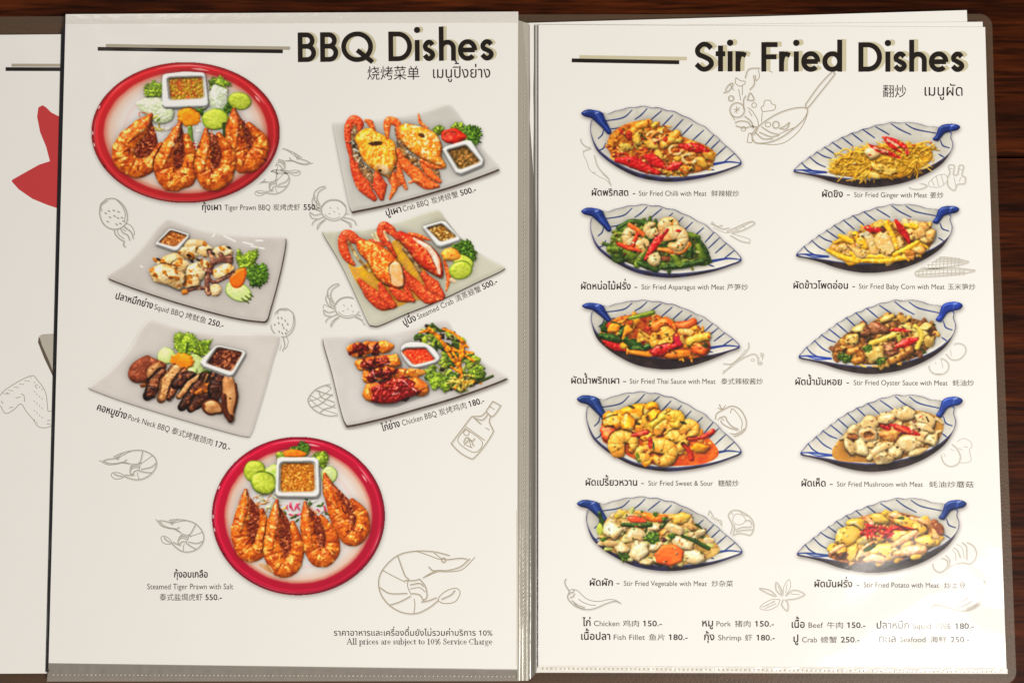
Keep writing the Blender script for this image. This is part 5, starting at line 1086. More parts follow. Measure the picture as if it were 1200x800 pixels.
SKETCH_STIR = [
    ('wok_sketch', zl([[(330, 690), (340, 640), (420, 560), (560, 470), (700, 420), (820, 408), (850, 440), (820, 510), (740, 590), (600, 690), (480, 735), (370, 740), (330, 700)], [(850, 445), (830, 530), (760, 640), (640, 735), (520, 757), (370, 742)], [(830, 380), (960, 200), (1080, 75), (1100, 90), (1095, 110), (960, 280), (850, 412), (830, 380)], [(300, 655), (325, 650)], [(285, 735), (300, 655), (325, 665), (330, 735), (285, 735)], [(420, 590), (500, 640), (580, 665), (500, 680), (400, 640)], [(360, 640), (430, 700), (520, 700)], arc(480, 570, 26, 22, 0, 360, 12), arc(553, 570, 30, 32, 0, 360, 14), [(590, 605), (640, 580), (680, 550), (650, 610), (590, 605)], [(580, 660), (720, 600)], [(330, 580), (380, 600), (350, 660)]], 840, 75, 8), .40, 'sepia', 'sepia wok with a long handle'),
    ('tossed_vegetable_sketch', zl([arc(190, 432, 68, 68, 0, 360, 24), [(160, 425), (210, 435)], [(185, 400), (190, 460)], [(165, 455), (215, 410)], [(390, 580), (380, 520), (330, 440), (290, 410)], [(340, 600), (320, 540), (260, 490)], [(420, 540), (425, 460)], [(430, 450), (415, 410), (440, 390), (450, 345), (500, 345), (515, 375), (550, 390), (540, 430), (500, 440), (430, 450)], [(250, 420), (250, 340), (270, 300)], [(240, 290), (240, 210)], [(180, 130), (175, 180), (215, 210), (260, 190), (265, 165), (225, 160), (180, 130)], [(310, 240), (350, 190), (345, 110)], arc(133, 323, 24, 24, 0, 360, 12), arc(350, 388, 22, 22, 0, 360, 12), [(285, 338), (312, 272), (348, 338), (285, 338)], [(65, 270), (110, 255), (150, 200), (140, 180), (100, 210), (80, 250)], [(120, 190), (160, 250)], [(170, 550), (220, 535), (290, 545), (320, 590)], [(180, 580), (250, 600), (300, 590)], arc(250, 610, 22, 22, 0, 360, 12), [(130, 470), (170, 530)], [(265, 130), (300, 50), (400, 40)], [(390, 60), (400, 120), (370, 160), (365, 110)], [(205, 240), (225, 340)], [(470, 60), (520, 80)], [(330, 490), (300, 440)]], 840, 75, 8), .40, 'sepia', 'sepia vegetables flying up from the wok'),
    ('chilli_sketch', zl([[(202, 230), (220, 280), (270, 320), (330, 330)], [(235, 370), (240, 420), (280, 500), (300, 570), (340, 620), (420, 670), (500, 710), (555, 768)], [(240, 370), (290, 350), (340, 340)], [(365, 420), (390, 520), (430, 590), (500, 660), (530, 700), (555, 768)], [(340, 620), (380, 625)], [(460, 640), (520, 690)]], 660, 140, 10), .34, 'pale', 'pale chilli left of the first blue dish'),
    ('asparagus_sketch', zl([[(865, 160), (930, 190), (970, 185)], [(880, 185), (960, 215), (1040, 185), (1110, 145)], [(960, 205), (1050, 165), (1100, 148), (1120, 160), (1060, 195), (990, 215)], [(980, 230), (1040, 262), (1090, 272)], [(990, 220), (1060, 240), (1095, 255), (1090, 272)], [(870, 150), (900, 175), (930, 170)], [(1010, 190), (1030, 205)], [(1050, 170), (1065, 188)]], 660, 230, 5), .36, 'pale', 'pale asparagus spears right of the second blue dish'),
    ('spice_sketch', zl([[(320, 40), (318, 80), (270, 140), (200, 190), (140, 190)], [(300, 90), (250, 150), (190, 200)], [(135, 258), (190, 210), (280, 150), (350, 120), (380, 130)], [(140, 245), (200, 215)], arc(352, 165, 12, 9, 0, 360, 9), [(380, 140), (392, 150), (385, 165)], [(408, 115), (425, 120), (420, 140), (408, 130)], [(425, 145), (420, 165)], arc(402, 185, 14, 9, 0, 360, 9)], 825, 395, 6.15), .34, 'pale', 'pale spices and dots right of the third blue dish'),
    ('tomato_sketch', zl([[(80, 590), (90, 550), (140, 520), (200, 495), (260, 520), (300, 590), (300, 650), (270, 690), (210, 715), (170, 700)], [(190, 545), (205, 515), (250, 560), (275, 610), (270, 660)], [(110, 580), (150, 570), (165, 600), (200, 640), (245, 660)], [(110, 485), (125, 515), (140, 520)], [(100, 510), (130, 520), (155, 490)], [(120, 600), (130, 620), (180, 650), (240, 668)], [(170, 690), (230, 695), (290, 660)], [(125, 585), (145, 600)], [(100, 600), (110, 585)]], 825, 395, 6.15), .40, 'sepia', 'sepia half tomato'),
    ('cauliflower_sketch', zl([[(220, 215), (235, 160), (215, 110), (205, 80), (230, 50), (270, 45), (310, 60), (350, 85), (385, 130), (385, 190), (360, 225), (320, 215), (270, 215), (230, 230)], [(240, 100), (260, 75), (300, 80), (330, 110), (310, 145), (270, 150), (240, 130), (240, 100)], [(250, 190), (300, 170), (370, 165)], [(330, 120), (360, 120), (375, 150)], [(225, 60), (240, 80)], [(265, 200), (310, 190), (380, 185)], [(245, 150), (250, 180), (240, 215)], [(285, 50), (310, 75), (345, 90)]], 820, 590, 6.157), .40, 'pale', 'pale cauliflower floret right of the last blue dish'),
    ('carrot_sketch', zl([[(60, 80), (70, 50), (85, 70), (110, 110), (150, 120), (155, 165)], [(80, 90), (100, 120), (130, 140)], [(120, 100), (150, 150)]], 820, 590, 6.157), .36, 'pale', 'pale leaves above the last left dish'),
    ('chilli_sketch', chili_lines(frame(661, 678, 66, 36)), .40, 'pencil', 'pencil chilli above the chicken price'),
    ('spice_star_sketch', zl([[(590, 660), (550, 620), (550, 565), (580, 600), (600, 650)], [(600, 650), (610, 590), (645, 545), (655, 600), (620, 660)], [(620, 660), (680, 620), (755, 650), (700, 680), (630, 690)], [(600, 690), (590, 730), (630, 770), (635, 720), (615, 690)], [(580, 690), (520, 690), (460, 720), (435, 755), (500, 765), (560, 735), (580, 690)], [(550, 660), (500, 620), (430, 608), (470, 635), (540, 665)], [(450, 745), (540, 705)], [(470, 755), (550, 720)], [(630, 580), (620, 640)], [(565, 595), (590, 650)], [(660, 650), (720, 655)], [(480, 735), (540, 700)]], 820, 590, 6.157), .40, 'pale', 'pale star-shaped spice above the beef price'),
    ('potato_sketch', zl([[(110, 320), (110, 280), (150, 245), (200, 240), (250, 265), (250, 320), (220, 360), (170, 378), (125, 350), (110, 320)], [(200, 235), (250, 260), (262, 320)], [(220, 200), (270, 250), (275, 320)], [(300, 130), (350, 160), (380, 230)], [(340, 100), (400, 140), (420, 240)], [(400, 85), (440, 130), (445, 250)], [(450, 85), (510, 120), (540, 190), (520, 260), (470, 295), (400, 285), (300, 310), (250, 345)], [(270, 140), (330, 190), (340, 270)]], 1080, 625, 8.42), .34, 'pale', 'pale peeled root vegetable under the potato dish'),
    ('chilli_sketch', chili_lines(frame(1090, 682, 66, 34, -4, -1)), .42, 'pale', 'pale chilli above the squid price'),
    ('mushroom_sketch', zl([arc(75, 170, 58, 48, 0, 360, 20), [(45, 120), (60, 160)], [(90, 130), (100, 180)], [(110, 80), (140, 50), (190, 35), (225, 50), (232, 85), (200, 125), (150, 130), (115, 95)], [(40, 212), (90, 214)], [(140, 60), (150, 110)]], 1085, 395, 5), .30, 'pale', 'pale round mushrooms right of the third right dish'),
    ('mushroom_sketch', zl([[(130, 615), (170, 640), (200, 690), (190, 735), (150, 755), (110, 740), (90, 700), (95, 660), (130, 615)], [(185, 610), (220, 592), (260, 610), (270, 640), (255, 660), (265, 720), (230, 735), (205, 735)], [(105, 680), (115, 700)], [(145, 655), (165, 665)], [(225, 640), (245, 645)], [(190, 650), (215, 660)]], 1085, 395, 5), .32, 'pale', 'pale mushrooms right of the mushroom dish'),
    ('ginger_sketch', zl([[(20, 240), (50, 220), (100, 225), (130, 240), (90, 258), (40, 255), (20, 240)], [(140, 220), (190, 180), (240, 175), (250, 210), (210, 245), (150, 245), (140, 220)], [(160, 205), (175, 240)], [(185, 185), (200, 240)], [(215, 178), (230, 230)], [(250, 190), (265, 160), (255, 120), (290, 120), (285, 170), (310, 170), (320, 120), (345, 125), (335, 175), (355, 190), (350, 225), (310, 230), (290, 265), (255, 240), (250, 205)], [(290, 190), (300, 240)], [(330, 190), (320, 215)], [(262, 135), (280, 140)], [(318, 140), (338, 145)]], 1060, 170, 5), .34, 'pale', 'pale ginger root under the ginger dish'),
    ('baby_corn_sketch', zl([[(80, 700), (120, 670), (180, 655), (280, 660), (350, 675), (372, 685), (300, 705), (180, 718), (90, 718), (80, 700)]] + [[(100 + 22 * k, 668 - min(k, 4) * 2), (96 + 22 * k, 715)] for k in range(11)] + [[(85, 690), (200, 680), (350, 684)], [(90, 705), (220, 698), (330, 692)], [(110, 674), (220, 666), (330, 676)]], 1060, 170, 5), .30, 'pale', 'upper pale baby corn cob'),
    ('baby_corn_sketch', zl([[(60, 750), (75, 735), (160, 722), (300, 720), (380, 728), (410, 735), (340, 752), (200, 766), (80, 768), (60, 750)]] + [[(85 + 24 * k, 730 - min(k, 4) * 1.5), (82 + 24 * k, 766)] for k in range(12)] + [[(70, 745), (200, 734), (390, 735)], [(75, 757), (220, 750), (350, 744)]], 1060, 170, 5), .30, 'pale', 'lower pale baby corn cob'),
]
SKETCH_UNDER = ('chicken_wing_sketch', zl([[(0, 345), (40, 300), (130, 240), (230, 185), (310, 160), (350, 200), (410, 280), (435, 350), (445, 450), (455, 495), (500, 485), (515, 490)], [(515, 600), (460, 640), (400, 648), (350, 630), (310, 570), (250, 500), (210, 435), (180, 430), (140, 470), (80, 510), (40, 505), (10, 450), (0, 440)]] + [[(30 + 17 * k, 325 - 10 * k + (k % 3) * 12), (36 + 17 * k, 330 - 10 * k + (k % 3) * 12)] for k in range(16)] + [[(320 + (k % 4) * 24, 220 + 22 * k), (326 + (k % 4) * 24, 228 + 22 * k)] for k in range(18)] + [[(200, 330), (225, 350), (230, 400)], [(440, 610), (470, 612)], [(445, 580), (470, 578)], [(90, 460), (120, 455)], [(330, 250), (345, 280)], [(150, 370), (190, 360)], [(60, 320), (90, 330)], [(10, 400), (30, 420)]], 0, 420, 8), .45, 'pencil')
# ---------------------------------------------------------------- the table
def box_faces(V, F, x0, x1, y0, y1, z0, z1, mi, MI):
    k = len(V); V += [(x0, y0, z0), (x1, y0, z0), (x1, y1, z0), (x0, y1, z0), (x0, y0, z1), (x1, y0, z1), (x1, y1, z1), (x0, y1, z1)]
    for f in ((0, 3, 2, 1), (4, 5, 6, 7), (0, 1, 5, 4), (1, 2, 6, 5), (2, 3, 7, 6), (3, 0, 4, 7)): F.append(tuple(k + i for i in f)); MI.append(mi)
V, F, MI = [], [], []
gy = at(1180, 184, 0)[1]; gap = .0007; pitch = .27
edges = [gy + pitch * k for k in (-2, -1, 0, 1, 2)]
for a, b in zip(edges[:-1], edges[1:]): box_faces(V, F, -.75, .75, a + gap, b - gap, -.022, 0, 0, MI)
box_faces(V, F, -.75, .75, edges[0] + .01, edges[-1] - .01, -.030, -.024, 1, MI)
tb = mesh_obj('wooden_table', V, F, M['wood']); tb.data.materials.append(M['gap']); tb.data.polygons.foreach_set('material_index', MI)
tag(tb, 'dark reddish brown wooden table top with a plank gap under the open menu', 'table')

# ---------------------------------------------------------------- the clear-pocket menu folder
fold = empty('menu_folder', at(600, 790, .0004)); tag(fold, 'open clear plastic pocket folder lying on the dark wooden table', 'menu folder')
rc = lambda cx, cy, r, a0, a1: arc(cx, cy, r, r, a0, a1, 7)
slab_obj('cover', [(-60, 20), (400, 17.5)] + rc(1148, 31.5, 15, -90, 0) + [(1165, 100), (1168, 180), (1178, 450)] + rc(1177, 787, 14, 0, 90) + [(600, 802), (-60, 802)], .0004, .0010, M['cover'], fold)

def strip_mesh(name, a, b, mat, parent, z, nu, nv, prof, amp=0, seed=0, fu=30, fv=2):
    """a film strip between the lines a and b (page pixels): nu steps along, nv across, its height from prof(v) plus puckers"""
    r = np.random.RandomState(seed); T = r.rand(4096); V = []; F = []
    A = [np.array(p, float) for p in a]; B = [np.array(p, float) for p in b]
    for i in range(nu + 1):
        u = i / nu; pa = A[0] * (1 - u) + A[1] * u; pb = B[0] * (1 - u) + B[1] * u
        for j in range(nv + 1):
            v = j / nv; q = pa * (1 - v) + pb * v
            s = u * fu; k = int(s); f = s - k; f = f * f * (3 - 2 * f); w = v * fv; kk = int(w); g = w - kk
            n = (T[(k * 7 + kk * 131) % 4096] * (1 - f) + T[((k + 1) * 7 + kk * 131) % 4096] * f) * (1 - g) + (T[(k * 7 + (kk + 1) * 131) % 4096] * (1 - f) + T[((k + 1) * 7 + (kk + 1) * 131) % 4096] * f) * g
            V.append(at(q[0], q[1], z + prof(v) + amp * (n - .5) * math.sin(math.pi * min(1, v * 1.0 + .0))))
    for i in range(nu):
        for j in range(nv):
            k = i * (nv + 1) + j; F.append((k, k + 1, k + nv + 2, k + nv + 1))
    me_o = mesh_obj(name, V, F, mat, parent, True); 
    # film faces up
    if me_o.data.polygons[0].normal.z < 0: me_o.data.flip_normals()
    return me_o
hump = lambda h: (lambda v: h * math.sin(math.pi * v))
# gutter between the two pages
strip_mesh('sleeve_margin', [(607.2, 24), (606.2, 797)], [(620.5, 28), (619.5, 797)], M['margin'], fold, .0040, 90, 10, lambda v: .0011 * (1 - v)**.7 + .0002 * math.sin(v * 9), .0004, 3, 26, 2)
strip_mesh('gutter_fold', [(619.0, 29), (618.5, 797)], [(627.5, 30), (627.0, 790)], M['gutter'], fold, .0034, 90, 8, lambda v: .0006 * (1 - math.sin(math.pi * v)), .0002, 5, 20, 1)
strip_mesh('sleeve_margin', [(626.8, 29), (626.4, 788)], [(631.0, 29), (630.6, 788)], M['hem'], fold, .0044, 90, 6, hump(.0006), .0002, 7, 18, 1)
strip_mesh('sleeve_edge', [(630.0, 30), (629.8, 782)], [(631.0, 30), (630.8, 782)], M['dark_edge'], fold, .0053, 40, 2, hump(.0001))
strip_mesh('sleeve_edge', [(71.5, 41), (53.2, 787)], [(77.2, 24), (57.2, 787)], M['dark_edge'], fold, .0034, 120, 6, lambda v: .0015 * v, .0004, 11, 60, 1)
# welded bottom and top edges
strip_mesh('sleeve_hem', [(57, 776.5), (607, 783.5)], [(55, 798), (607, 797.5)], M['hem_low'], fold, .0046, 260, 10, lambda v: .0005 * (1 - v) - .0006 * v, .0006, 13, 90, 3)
strip_mesh('sleeve_hem', [(629, 779.5), (1180, 782)], [(629, 787.5), (1181, 789.0)], M['hem_glare'], fold, .0051, 320, 10, lambda v: .00025 * math.sin(math.pi * v) - .0002 * v * v, .00045, 17, 88, 3)
strip_mesh('sleeve_hem', [(77.0, 17.4), (606.8, 14.4)], [(76.8, 28.5), (606.8, 27.0)], M['hem'], fold, .00512, 60, 3, hump(.0001), .00006, 19, 10, 1)
def weld(name, p, q, n, w, h, z, seed):
    r = np.random.RandomState(seed); V = []; F = []; p = np.array(p, float); q = np.array(q, float); d = (q - p) / np.hypot(*(q - p)); nn = np.array([-d[1], d[0]])
    for i in range(n):
        c = p + (q - p) * (i + .5) / n; l = h * (.7 + .5 * r.rand()); k = len(V); zz = z + .00012 * r.rand()
        for a, b in ((-1, -1), (1, -1), (1, 1), (-1, 1)): V.append(at(*(c + d * a * l + nn * b * w), z))
        for a, b in ((-.5, -.5), (.5, -.5), (.5, .5), (-.5, .5)): V.append(at(*(c + d * a * l + nn * b * w), zz + .0002))
        F += [(k + 4, k + 7, k + 6, k + 5)] + [(k + s, k + 4 + s, k + 4 + (s + 1) % 4, k + (s + 1) % 4) for s in range(4)]
    o = mesh_obj(name, V, F, M['weld'], fold)
    if o.data.polygons[0].normal.z < 0: o.data.flip_normals()
    return o
weld('weld_seam', (614.8, 66), (614.2, 790), 150, .55, 1.1, .0049, 1)
weld('weld_seam', (60, 790), (604, 792), 110, .9, .9, .0047, 2)
weld('weld_seam', (634, 783), (1176, 787), 105, 1.2, 1.3, .0056, 3)

strokes('painted_glint', [[(606, 598), (606.4, 690), (606.2, 780)]], .5, M['weld'], .00530, fold, ss=5)  # pale line laid on the page edge as a painted glint

# ---------------------------------------------------------------- printed sheets in the pockets
def sheet(name, label, outline, z1, thick=.00035):
    w = at(sum(p[0] for p in outline) / len(outline), max(p[1] for p in outline), z1 - thick)
    r = empty(name, w); r['wx'], r['wy'], r['wz'] = [float(v) for v in w]
    tag(r, label, 'menu page', 'printed menu sheets in the folder'); slab_obj('paper', outline, z1 - thick, z1, M['paper'], r); return r
ZB = .0050
blank1 = sheet('menu_sheet', 'white sheet edge poking up highest behind the stir fried page', [(613, 27.3), (900, 19.2), (1133, 12.2), (1148, 400), (640, 420)], .0036)
blank2 = sheet('menu_sheet', 'thin white sheet edge just above the top rim of the stir fried page', [(760, 30.2), (1000, 27.0), (1151.5, 25.8), (1154, 120), (1160, 400), (650, 400)], .0043)
under = sheet('menu_sheet', 'white sheet with a red star shape and wing drawing, left of the BBQ page', [(-45, 41.5), (73, 40.5), (55, 788.5), (-62, 789)], .0030)
bbq = sheet('menu_sheet', 'white BBQ Dishes page with red prawn plates and square grey plates', [(77, 17), (340, 15.3), (607.3, 14), (606.8, 784.5), (330, 780.5), (57, 776.5)], ZB)
stir = sheet('menu_sheet', 'white Stir Fried Dishes page with ten blue leaf-shaped dishes', [(631, 29.3), (900, 30.6), (1154.5, 32), (1157, 120), (1166, 400), (1179.5, 786), (900, 784), (630.5, 782)], ZB)
for r in (blank1, blank2, under, bbq, stir): pass

# headings
L1, L2, L3, L4 = ZB + .000014, ZB + .000028, ZB + .000042, ZB + .000056
k = 4.615; X = lambda v: 340 + v / k
heading([('B', X(42), X(141)), ('B', X(163), X(261)), ('Q', X(277), X(449)), ('D', X(532), X(660)), ('i', X(675), X(701)), ('s', X(716), X(785)), ('h', X(805), X(897)), ('e', X(908), X(1012)), ('s', X(1027), X(1102))], 72.0, 24.6, 34.6, 40.0, 2.85, -.55, (3.6, -.4), L4, bbq, (464, 0))
k2 = 3.4286; X = lambda v: 800 + v / k2
heading([('S', X(46), X(126)), ('t', X(133), X(171)), ('i', X(180), X(201)), ('r', X(212), X(258)), ('F', X(316), X(381)), ('r', X(387), X(435)), ('i', X(446), X(467)), ('e', X(476), X(553)), ('d', X(561), X(641)), ('D', X(706), X(801)), ('i', X(814), X(835)), ('s', X(845), X(901)), ('h', X(910), X(981)), ('e', X(989), X(1068)), ('s', X(1076), X(1132))], 84.2, 23.6, 34.4, 37.4, 2.95, .1, (4.8, -.6), L4, stir, (970, 0))
def bar(name, x0, y0, x1, y1, w, mat, z, par): return strokes(name, [[(x0, y0), (x1, y1)]], w, mat, z, par, ss=5, butt=True)
h = bar('heading_rule', 114.5, 57.5, 331.5, 60.5, 2.2, M['black'], L4, bbq); bar('rule_shadow', 124, 53.8, 340, 56.8, 2.0, M['khaki2'], L3, h)
h = bar('heading_rule', 670, 71, 796, 73.3, 2.3, M['black'], L4, stir); bar('rule_shadow', 679, 67, 805, 69, 2.1, M['khaki'], L3, h)
lettering('chinese_title', '烧烤菜单', 430.5, 491.5, 92.6, 17.6, M['black'], L4, bbq, -.3, .5)
lettering('thai_title', 'เมนูปิ้งย่าง', 507.5, 574.5, 91.6, 18.6, M['black'], L4, bbq, -.3, .40)
lettering('chinese_title', '翻炒', 1034.5, 1062, 113, 16, M['black'], L4, stir, .2, .5)
lettering('thai_title', 'เมนูผัด', 1083.5, 1128, 112.4, 18.6, M['black'], L4, stir, .2, .40)

# dish captions: Thai name, then English, Chinese and price as its pieces
def caption(par, ang, base, thai, dash, eng, chi, price=None, sc=1.0, ths=11.4, lab=None):
    """each piece is (text, x0, x1); the line passes through (x0 of thai, base) at the angle"""
    ox = thai[1]; t = math.tan(math.radians(ang)); c = math.cos(math.radians(ang))
    def put(name, it, size, mat, thr, sig, p, dy=0): return lettering(name, it[0], it[1], it[1] + (it[2] - it[1]) / c, base + (it[1] - ox) * t + dy, size, mat, L4, p, ang, thr, sig)
    n = put('dish_name', thai, ths * sc, M['black'], .21, .24, par)
    if dash: put('dash', dash, 11, M['dark'], .42, .14, n)
    if eng: put('english_name', eng, 9.3 * sc, M['grey'], .45, .13, n)
    if chi: put('chinese_name', chi, 8.6 * sc, M['grey'], .47, .12, n)
    if price: put('price', price, 9.6 * sc, M['black'], .25, .19, n)
    return n
P8 = lambda x: 230 + x / 8
caption(bbq, -.2, 246.4, ('กุ้งเผา', P8(54), P8(234)), None, ('Tiger Prawn BBQ', P8(265), P8(694)), ('炭烤虎虾', P8(720), P8(975)), ('550.-', P8(1006), P8(1155)), .98)
Q = lambda x: 440 + x / 7.5
caption(bbq, -15.2, 253.2, ('ปูเผา', Q(100), Q(230)), None, ('Crab BBQ', Q(246), Q(472)), ('炭烤螃蟹', Q(496), Q(730)), ('500.-', Q(752), Q(887)), 1.0)
Q = lambda x: 460 + x / 8.571
caption(bbq, -24.5, 381.6, ('ปูนึ่ง', Q(122), Q(242)), None, ('Steamed Crab', Q(262), Q(618)), ('清蒸螃蟹', Q(642), Q(895)), ('500.-', Q(915), Q(1058)), 1.0)
Q = lambda x: 120 + x / 7.5
caption(bbq, 15.2, 350.0, ('ปลาหมึกย่าง', Q(112), Q(436)), None, ('Squid BBQ', Q(452), Q(708)), ('烤鱿鱼', Q(726), Q(905)), ('250.-', Q(925), Q(1060)), 1.02)
Q = lambda x: 100 + x / 6.667
caption(bbq, 17.0, 480.3, ('คอหมูย่าง', Q(88), Q(316)), None, ('Pork Neck BBQ', Q(330), Q(652)), ('泰式烤猪颈肉', Q(670), Q(988)), ('170.-', Q(1008), Q(1126)), 1.05)
Q = lambda x: 440 + x / 7.5
caption(bbq, -15.6, 505.3, ('ไก่ย่าง', Q(62), Q(218)), None, ('Chicken BBQ', Q(240), Q(542)), ('炭烤鸡肉', Q(564), Q(804)), ('180.-', Q(828), Q(960)), 1.05)
Q = lambda x: 160 + x / 8.571
n = caption(bbq, 0, 676.2, ('กุ้งอบเกลือ', Q(378), Q(714)), None, None, None)
lettering('english_name', 'Steamed Tiger Prawn with Salt', Q(108), Q(972), 690.0, 9.5, M['grey'], L4, n, 0, .5, .12)
lettering('chinese_name', '泰式盐焗虎虾', Q(232), Q(664), 702.6, 9.0, M['grey'], L4, n, 0, .47, .12); lettering('price', '550.-', Q(692), Q(856), 702.6, 9.6, M['black'], L4, n, 0, .28, .18)
Q = lambda x: 380 + x / 5.4545
n = lettering('service_note', 'ราคาอาหารและเครื่องดื่มยังไม่รวมค่าบริการ', Q(62), Q(968), 744.3, 10.0, M['dark'], L4, bbq, 0, .34, .16); lettering('percentage', '10%', Q(990), Q(1075), 744.3, 9.0, M['dark'], L4, n, 0, .45, .12)

# a small book face with serifs for the line at the foot of the page: (advance, thick strokes, thin strokes)
SERIF = {'A': (.72, [[(.34, .70), (.62, 0)]], [[(.34, .70), (.06, 0)], [(.17, .25), (.50, .25)], [(0, .01), (.16, .01)], [(.52, .01), (.74, .01)]]), 'l': (.30, [[(.15, 0), (.15, .72)]], [[(.03, .01), (.27, .01)], [(.04, .70), (.15, .71)]]),
 'p': (.52, [[(.13, -.22), (.13, .44)], [(.46, .14), (.46, .32)]], [[(.02, -.21), (.25, -.21)], [(.03, .43), (.13, .44)], arc(.30, .22, .16, .21, 0, 360, 16)]), 'r': (.40, [[(.14, 0), (.14, .44)]], [[(.03, .01), (.26, .01)], [(.03, .43), (.14, .44)], [(.15, .34), (.24, .43), (.34, .41)]]), 'i': (.30, [[(.15, 0), (.15, .44)], [(.145, .61), (.155, .62)]], [[(.03, .01), (.27, .01)], [(.04, .43), (.15, .44)]]),
 'c': (.44, [[(.07, .14), (.07, .30)]], [arc(.24, .22, .17, .21, 40, 320, 16)]), 'e': (.46, [[(.08, .14), (.08, .30)]], [arc(.24, .22, .17, .21, 0, 320, 16), [(.08, .25), (.41, .25)]]), 's': (.40, [[(.12, .30), (.28, .14)]], [[(.32, .34), (.30, .42), (.16, .43), (.09, .34), (.14, .27), (.27, .19), (.32, .10), (.24, .01), (.10, .02), (.07, .12)]]),
 'a': (.46, [[(.34, .04), (.34, .32)]], [[(.09, .36), (.20, .43), (.32, .40), (.34, .30)], [(.34, .25), (.16, .21), (.08, .12), (.14, .02), (.26, .03), (.34, .12)], [(.34, .02), (.44, .02)]]), 'u': (.54, [[(.13, .12), (.13, .44)], [(.41, 0), (.41, .44)]], [[(.03, .43), (.13, .44)], [(.13, .12), (.20, .01), (.32, .04), (.41, .14)], [(.32, .43), (.41, .44)], [(.41, .01), (.51, .01)]]), 'b': (.52, [[(.12, 0), (.12, .72)], [(.45, .14), (.45, .30)]], [[(.02, .70), (.12, .71)], arc(.29, .22, .16, .21, 0, 360, 16)]),
 'j': (.30, [[(.17, -.10), (.17, .44)], [(.165, .61), (.175, .62)]], [[(.05, .43), (.17, .44)], [(.17, -.1), (.12, -.21), (.02, -.19)]]), 't': (.34, [[(.15, .08), (.15, .54)]], [[(.03, .42), (.30, .42)], [(.15, .08), (.20, .01), (.31, .05)]]), 'o': (.50, [[(.08, .14), (.08, .30)], [(.42, .14), (.42, .30)]], [arc(.25, .22, .17, .21, 0, 360, 20)]),
 '1': (.50, [[(.25, 0), (.25, .64)]], [[(.12, .01), (.38, .01)], [(.13, .56), (.25, .64)]]), '0': (.50, [[(.09, .2), (.09, .46)], [(.41, .2), (.41, .46)]], [arc(.25, .33, .16, .31, 0, 360, 20)]), '%': (.82, [[(.60, .66), (.22, -.02)]], [arc(.20, .48, .13, .15, 0, 360, 14), arc(.62, .15, .13, .15, 0, 360, 14)]), 'S': (.54, [[(.16, .48), (.40, .22)]], [[(.42, .54), (.34, .67), (.18, .66), (.10, .52), (.20, .39), (.38, .29), (.45, .15), (.36, .01), (.18, .00), (.08, .14)], [(.43, .50), (.43, .66)], [(.08, .02), (.08, .18)]]),
 'v': (.50, [[(.10, .43), (.26, .01)]], [[(.42, .43), (.26, .01)], [(.01, .43), (.19, .43)], [(.33, .43), (.49, .43)]]), 'C': (.66, [[(.09, .22), (.09, .46)]], [arc(.35, .33, .26, .32, 42, 318, 24), [(.56, .48), (.56, .66)]]), 'h': (.54, [[(.13, 0), (.13, .72)], [(.41, 0), (.41, .30)]], [[(.02, .01), (.24, .01)], [(.31, .01), (.52, .01)], [(.03, .70), (.13, .71)], [(.13, .32), (.24, .43), (.37, .41), (.41, .30)]]), 'g': (.50, [[(.10, .22), (.10, .34)]], [arc(.23, .28, .14, .15, 0, 360, 16), [(.36, .36), (.40, .43), (.47, .42)], [(.14, .14), (.10, .06), (.30, .03), (.42, -.04), (.36, -.18), (.16, -.20), (.07, -.11), (.16, .0)]]), ' ': (.26, [], [])}
def book_line(name, s, x0, x1, yb, size, par):
    adv = sum(SERIF[c][0] for c in s); kx = (x1 - x0) / adv; x = x0; L = []
    for ch in s:
        a, tk, tn = SERIF[ch]
        m = lambda l: [(x + u * kx, yb - v * size) for u, v in l]
        L += [(m(l), .50) for l in tk] + [(m(l), .24) for l in tn]; x += a * kx
    return strokes(name, L, .3, M['dark'], L4, par, ss=7)
book_line('service_note', 'All prices are subject to 10% Service Charge', Q(144), Q(1075), 754.4, 9.6, bbq)

